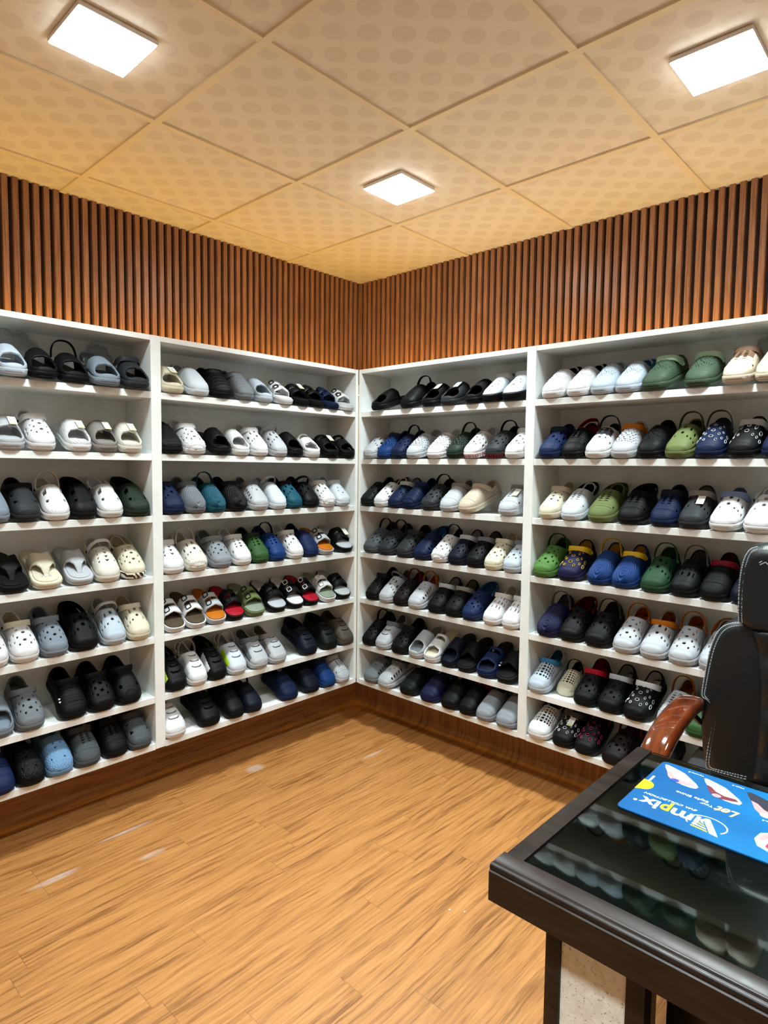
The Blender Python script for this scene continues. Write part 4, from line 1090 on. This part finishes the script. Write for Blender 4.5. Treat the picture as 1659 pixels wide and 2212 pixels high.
# the large V with its stripes and ring
flat('logo_v', [(2.098, -1.156), (2.083, -1.153), (2.064, -1.116), (2.0585, -1.125), (2.053, -1.122), (2.064, -1.1035), (2.071, -1.1035)], PZ, MW)
for i in range(4):
    y = -1.152+i*.0085; flat('logo_stripe', [(2.0795-i*.0042, y), (2.049+i*.0016, y+.004), (2.0485+i*.0018, y+.008), (2.0765-i*.0042, y+.0045)], PZ, MY if i % 2 == 0 else MW)
ring = []
for k in range(34):
    q = math.radians(-35+250*k/33); ring.append((2.070+.036*math.cos(q), -1.124+.029*math.sin(q)))
inner = [(2.070+(x-2.070)*.93, -1.124+(y+1.124)*.93) for x, y in ring]
o = MB()
for (a, b, c, d) in zip(ring, ring[1:], inner[1:], inner): o.prism([a, b, c, d], .0002, 'z', PZ-.0001)
o.build('logo_ring', MW, mat_t)
words('registered_mark', '\u00ae', 1.943, 1.936, -1.124, .011, MW)
words('tagline', 'EVA COLLECTION', 2.043, 1.942, -1.0845, .0095, MW, .0001, shear=.3)
words('slogan', 'Let', 2.106, 2.063, -1.040, .036, mat('print_gold', '#f0d08a', .4), .0008, shear=.4)
words('slogan', 'Your', 2.061, 2.037, -1.047, .0125, MW, .0001)
words('slogan', 'Style Shine', 2.049, 1.988, -1.034, .0125, MW, .0001)
words('caption', 'Varuna-2', 2.010, 1.978, -.928, .0075, MW)
words('caption', 'Meli-4', 2.086, 2.064, -.926, .0075, MW)
words('caption', 'Aruna-9', 2.168, 2.142, -1.032, .0080, MW)
words('caption', '00001', 1.953, 1.922, -.984, .0075, MW, rot=PI/2).location = (1.929, -1.003, PZ+.0003)
words('caption', 'Vimpix', 2.41, 2.30, -1.12, .04, MW, .001)
yb = [(1.9205, -1.030)]+[(1.927+.0205*math.cos(q), -1.054+.0235*math.sin(q)) for q in [math.radians(80-160*k/12) for k in range(13)]]+[(1.9205, -1.083)]
wb = [(max(1.9212, 1.927+(x-1.927)*1.07), -1.0560+(y+1.0560)*1.07) for x, y in yb[1:-1]]; wb = [(1.9212, wb[0][1]-.0012)]+wb+[(1.9212, wb[-1][1]+.0)]
flat('yellow_badge', yb[::-1], PZ, MY)
def printed_sandal(ox, oy, cup, strap2, accent, s=1.0):
    """printed footwear picture, flat on the mat"""
    out = [(0, 0), (.006, .002), (.020, -.003), (.045, -.014), (.062, -.030), (.078, -.046), (.086, -.058), (.083, -.068), (.072, -.071), (.058, -.070), (.045, -.066), (.028, -.050), (.014, -.030), (.004, -.012)]
    T = lambda P: [(ox+x*s, oy+y*s) for x, y in P]
    flat('printed_sandal', T(out[::-1]), PZ, cup); 
    flat('printed_strap', T([(.012, -.026), (.022, -.030), (.034, -.044), (.052, -.052), (.072, -.050), (.080, -.058), (.070, -.063), (.050, -.069), (.036, -.066), (.022, -.050)][::-1]), PZ+.0002, strap2)
    flat('printed_buckle', T([(.040+.0085*math.cos(q), -.061+.0075*math.sin(q)) for q in [2*PI*k/14 for k in range(14)]]), PZ+.0004, accent)
printed_sandal(1.930, -.931, MCR, MPK, MNV); printed_sandal(2.013, -.938, MCR, MMR, MPK); printed_sandal(2.094, -.938, MBK, MPK, MCR, 1.25)
printed_sandal(2.30, -.94, MCR, MMR, MPK)
flat('printed_sandal', [(2.146, -1.112), (2.150, -1.086), (2.163, -1.074), (2.20, -1.072), (2.24, -1.09), (2.23, -1.12), (2.175, -1.142), (2.155, -1.134)], PZ, MW)
flat('printed_strap', [(2.150, -1.106), (2.158, -1.084), (2.166, -1.081), (2.170, -1.086), (2.158, -1.112)], PZ+.0002, MPK)
flat('printed_strap', [(2.166, -1.128), (2.168, -1.112), (2.20, -1.10), (2.22, -1.118), (2.18, -1.138)], PZ+.0002, mat('print_red', '#c8283c', .4))

# ------------------------------------------------------------- office chair behind the desk
def leather():
    m = mat('black_leather', '#0b1418', .40, spec=.6); t = NT(m); tc = t.n('TexCoord'); v = t.n('TexVoronoi'); v.inputs['Scale'].default_value = 420
    t.l(tc.outputs['Object'], v.inputs['Vector']); n = t.noise(tc.outputs['Object'], 26, 3)
    t.bump(t.math('ADD', t.math('MULTIPLY', v.outputs[0], .25), t.math('MULTIPLY', n, 1.4)), .0022, .5); return m
def arm_wood():
    m = mat('arm_wood', '#7a3412', .08, spec=.6, Coat_Weight=.8, Coat_Roughness=.03); t = NT(m); tc = t.n('TexCoord'); X, Y, Z = t.sep(tc.outputs['Object'])[:3]
    n = t.noise(t.comb(t.math('MULTIPLY', X, 60), t.math('MULTIPLY', Y, 14), t.math('MULTIPLY', Z, 14)), 1, 5, .65)
    t.l(t.ramp(n, [(.3, '#2e1006'), (.5, '#55210c'), (.75, '#6e3112')]), t.b.inputs['Base Color']); return m
M_le, M_aw, M_st, M_bp = leather(), arm_wood(), mat('stitch_thread', '#b9c2c9', .6), mat('black_plastic', '#0d0f11', .35)
CX, CYB = 2.130, -.46                 # chair axis and plane of the backrest front
chair = thing('office_chair', 'black leather executive chair with wooden armrests behind the desk', 'chair', (CX, CYB, FLOOR))
def cz(z): return z-FLOOR
def cushion(name, half, puff, thick, y0, extra=None, full=False, m=None):
    """padded panel from the outline of its left half (x relative to the axis, z), mirrored"""
    L = [(x, z) for x, z in half]; P = L+([(-x, z) for x, z in L[::-1]] if not full else [])
    dense = []
    for a, b in zip(P, P[1:]+P[:1]):
        n = max(1, int(math.hypot(b[0]-a[0], b[1]-a[1])/.012)); dense += [(a[0]+(b[0]-a[0])*i/n, a[1]+(b[1]-a[1])*i/n) for i in range(n)]
    x0, x1 = min(p[0] for p in P), max(p[0] for p in P); z0, z1 = min(p[1] for p in P), max(p[1] for p in P)
    dense = [p for p, q_ in zip(dense, dense[1:]+dense[:1]) if math.hypot(p[0]-q_[0], p[1]-q_[1]) > 1e-5]
    V2, F = cdt_sheet(dense, [], (.011, .011), None, (x0, x1, z0, z1))
    dense = [p for p, q_ in zip(dense, dense[1:]+dense[:1]) if math.hypot(p[0]-q_[0], p[1]-q_[1]) > 1e-5]
    E = np.array(dense); A, B = E, np.roll(E, -1, 0)
    ab = B-A; q = np.clip(((V2[:, None]-A[None])*ab[None]).sum(2)/(ab**2).sum(1)[None], 0, 1)
    dist = np.linalg.norm(V2[:, None]-(A[None]+q[..., None]*ab[None]), axis=2).min(1)
    r = .03; d = np.clip(dist/r, 0, 1); prof = np.sqrt(np.clip(1-(1-d)**2, 0, 1))
    y = y0-prof*puff-(extra(V2[:, 0], V2[:, 1]) if extra else 0)*prof
    N = len(V2); front = np.stack([V2[:, 0], y, V2[:, 1]], 1); back = np.stack([V2[:, 0], np.full(N, y0+thick)+0*y, V2[:, 1]], 1)
    cnt = {}
    for f in F:
        for i in range(3): cnt[(f[i], f[(i+1) % 3])] = 1
    rim = [e for e in cnt if (e[1], e[0]) not in cnt]
    faces = list(F)+[tuple(N+i for i in f[::-1]) for f in F]+[(b, a, N+a, N+b) for a, b in rim]
    me = bpy.data.meshes.new(name); me.from_pydata([tuple(p) for p in np.vstack([front, back])], [], faces); me.update()
    bm = bmesh.new(); bm.from_mesh(me); bmesh.ops.recalc_face_normals(bm, faces=bm.faces); bm.to_mesh(me); bm.free()
    return sharp(link(name, me, m or M_le, chair), 50)
X = lambda L: [(x-CX, cz(z)) for x, z in L]
head = X([(2.13, .984), (2.05, .984), (2.009, .983), (1.982, .975), (1.966, .955), (1.954, .915), (1.951, .869), (1.953, .800), (1.957, .768), (1.99, .750), (2.13, .748)])[::-1]
body = X([(2.13, .775), (1.99, .775), (1.960, .772), (1.935, .763), (1.912, .745), (1.894, .711), (1.879, .66), (1.871, .583), (1.864, .536), (1.867, .527), (1.869, .451), (1.875, .387), (1.885, .340), (1.900, .322), (1.96, .325), (2.13, .33)])[::-1]
cushion('backrest', body, .028, .075, .0)
cushion('headrest', head, .038, .06, -.030)
# centre panel with soft horizontal tufts, between the two wings
cen = X([(2.13, .770), (2.02, .770), (1.985, .757), (2.000, .700), (2.010, .62), (2.012, .50), (2.010, .42), (2.008, .345), (2.13, .345)])[::-1]
cushion('centre_cushion', cen, .022, .02, -.022, lambda x, z: .014*np.abs(np.sin((z-.0)*PI/.135+.4)))
def stitches(lines, yoff, name='stitching'):
    b = MB()
    for L in lines:
        pts = [Vector((x, 0, z)) for x, z in X(L)]
        seg = []
        for a, c in zip(pts, pts[1:]):
            n = max(1, round((c-a).length/.0075))
            for i in range(n): seg.append((a.lerp(c, (i+.15)/n), a.lerp(c, (i+.80)/n)))
        for sg in (1,):
            for a, c in seg:
                b.tube([(a.x*sg, yoff, a.z), (c.x*sg, yoff, c.z)], .0013, 5)
    return b.build(name, M_st, chair)
def smoothline(L, n=6):
    """Catmull-Rom through the points"""
    P = [Vector(p) for p in L]; P = [P[0]]+P+[P[-1]]; out = []
    for i in range(1, len(P)-2):
        for k in range(n):
            t = k/n; out.append(tuple(.5*((2*P[i])+(-P[i-1]+P[i+1])*t+(2*P[i-1]-5*P[i]+4*P[i+1]-P[i+2])*t*t+(-P[i-1]+3*P[i]-3*P[i+1]+P[i+2])*t**3)))
    return out+[tuple(P[-2])]
wing1 = smoothline([(1.968, .757), (1.938, .748), (1.917, .728), (1.902, .690), (1.892, .640), (1.883, .569), (1.882, .541), (1.902, .528), (1.911, .500), (1.910, .46), (1.903, .395), (1.902, .347), (1.93, .343), (1.996, .348)])
wing2 = smoothline([(1.966, .764), (1.934, .756), (1.911, .736), (1.896, .700), (1.885, .648), (1.876, .575), (1.875, .540), (1.888, .532), (1.902, .515), (1.9035, .46), (1.896, .395), (1.894, .342), (1.91, .337), (1.996, .341)])
stitches([wing1, wing2], -.0268)
h1 = smoothline([(2.00, .976), (1.982, .966), (1.970, .94), (1.964, .90), (1.962, .86), (1.963, .80), (1.965, .772)])
h2 = smoothline([(2.00, .970), (1.986, .960), (1.977, .935), (1.972, .90), (1.970, .86), (1.971, .80), (1.973, .772)])
stitches([h1, h2], -.0635)
b = MB()
for a, c in (((2.006, .935), (2.012, .94)), ((2.008, .930), (2.02, .938)), ((2.02, .938), (2.03, .93))):
    b.tube([(a[0]-CX, -.0685, cz(a[1])), (c[0]-CX, -.0685, cz(c[1]))], .0013, 5)
b.build('embroidery', M_st, chair)
# seat
sb = MB().box(-.25, .25, -.46, .03, cz(.10), cz(.225), .04, 4); sharp(sb.build('seat', M_le, chair), 40)
MB().box(-.15, .15, .0, .05, cz(.12), cz(.5), .01).build('back_bracket', M_bp, chair)
# armrests: bent wooden paddles with a bracket underneath
def armrest(sg):
    path = [(.005, .494), (-.03, .516), (-.085, .523), (-.15, .519), (-.22, .506), (-.29, .482), (-.345, .445), (-.37, .40), (-.375, .30), (-.36, .20)]
    wd = [.020, .030, .034, .034, .034, .034, .033, .031, .028, .025]; th = [.012, .019, .020, .020, .021, .022, .022, .021, .019, .016]
    pp = smoothline([(y, z, 0) for y, z in path], 5); ww = np.interp(np.linspace(0, 9, len(pp)), range(10), wd); tt = np.interp(np.linspace(0, 9, len(pp)), range(10), th)
    bm = bmesh.new(); rings = []
    xc = sg*.276
    for i, (y, z, _) in enumerate(pp):
        a, c = pp[max(i-1, 0)], pp[min(i+1, len(pp)-1)]; t = Vector((0, c[0]-a[0], c[1]-a[1])).normalized(); n = Vector((0, -t.z, t.y))
        if n.z < 0 and i < len(pp)*.7: n = -n
        if i >= len(pp)*.7: n = rings_n
        else: rings_n = n
        if i >= len(pp)*.7: n = Vector((0, t.z, -t.y)); n = n if n.y < 0 else -n
        R = []
        for k in range(16):
            q = 2*PI*k/16; cx, sx = math.cos(q), math.sin(q)
            R.append(bm.verts.new(Vector((xc, y, cz(z)))+Vector((1, 0, 0))*ww[i]*math.copysign(abs(cx)**.55, cx)+n*tt[i]*math.copysign(abs(sx)**.55, sx)))
        rings.append(R)
    for A, B in zip(rings, rings[1:]):
        for k in range(16): bm.faces.new((A[k], A[(k+1) % 16], B[(k+1) % 16], B[k]))
    bm.faces.new(rings[0][::-1]); bm.faces.new(rings[-1]); bmesh.ops.recalc_face_normals(bm, faces=bm.faces)
    me = bpy.data.meshes.new('armrest'); bm.to_mesh(me); bm.free(); o = link('armrest', me, M_aw, chair); o['label'] = 'glossy red-brown wooden armrest'; sharp(o, 40)
    b = MB(); b.tube([(xc, -.04, cz(.49)), (xc+.0, -.02, cz(.475)), (xc-sg*.01, .0, cz(.455)), (xc-sg*.02, .03, cz(.44))], .009, 8)
    b.tube([(xc, -.345, cz(.21)), (xc-sg*.03, -.30, cz(.16)), (xc-sg*.06, -.22, cz(.14))], .012, 8)
    b.tube([(xc, -.30, cz(.455)), (xc, -.20, cz(.482)), (xc, -.12, cz(.492)), (xc, -.04, cz(.492))], [.012, .018, .018, .012], 8, flat=.6)
    sharp(b.build('arm_bracket', M_bp, chair))
armrest(-1); armrest(1)
MB().lathe([(.045, cz(.02)), (.03, cz(.02)), (.028, .12), (.05, .11), (.05, .075), (.02, .07)], (0, -.2, 0)).build('gas_lift', mat('chrome', '#b9bcc0', .15, 1), chair, True)
for k in range(5):
    q = 2*PI*k/5+.3; b = MB(); d = Vector((math.cos(q), math.sin(q), 0)); c = Vector((0, -.2, 0))
    b.tube([c+d*.03+Vector((0, 0, .095)), c+d*.16+Vector((0, 0, .085)), c+d*.29+Vector((0, 0, .065))], [.026, .02, .014], 8)
    lg = b.build('base_leg', M_bp, chair); sharp(lg)
    w_ = MB(); pr = [(.0001, -.02), (.022, -.02), (.026, -.014), (.026, .014), (.022, .02), (.0001, .02)]; w_.lathe(pr, n=16)
    for v in w_.bm.verts:
        p = v.co.copy(); s_ = Vector((-d.y, d.x, 0)); v.co = c+d*(.29+p.x)+s_*p.z+Vector((0, 0, .0265+p.y))
    sharp(w_.build('caster', M_bp, lg))
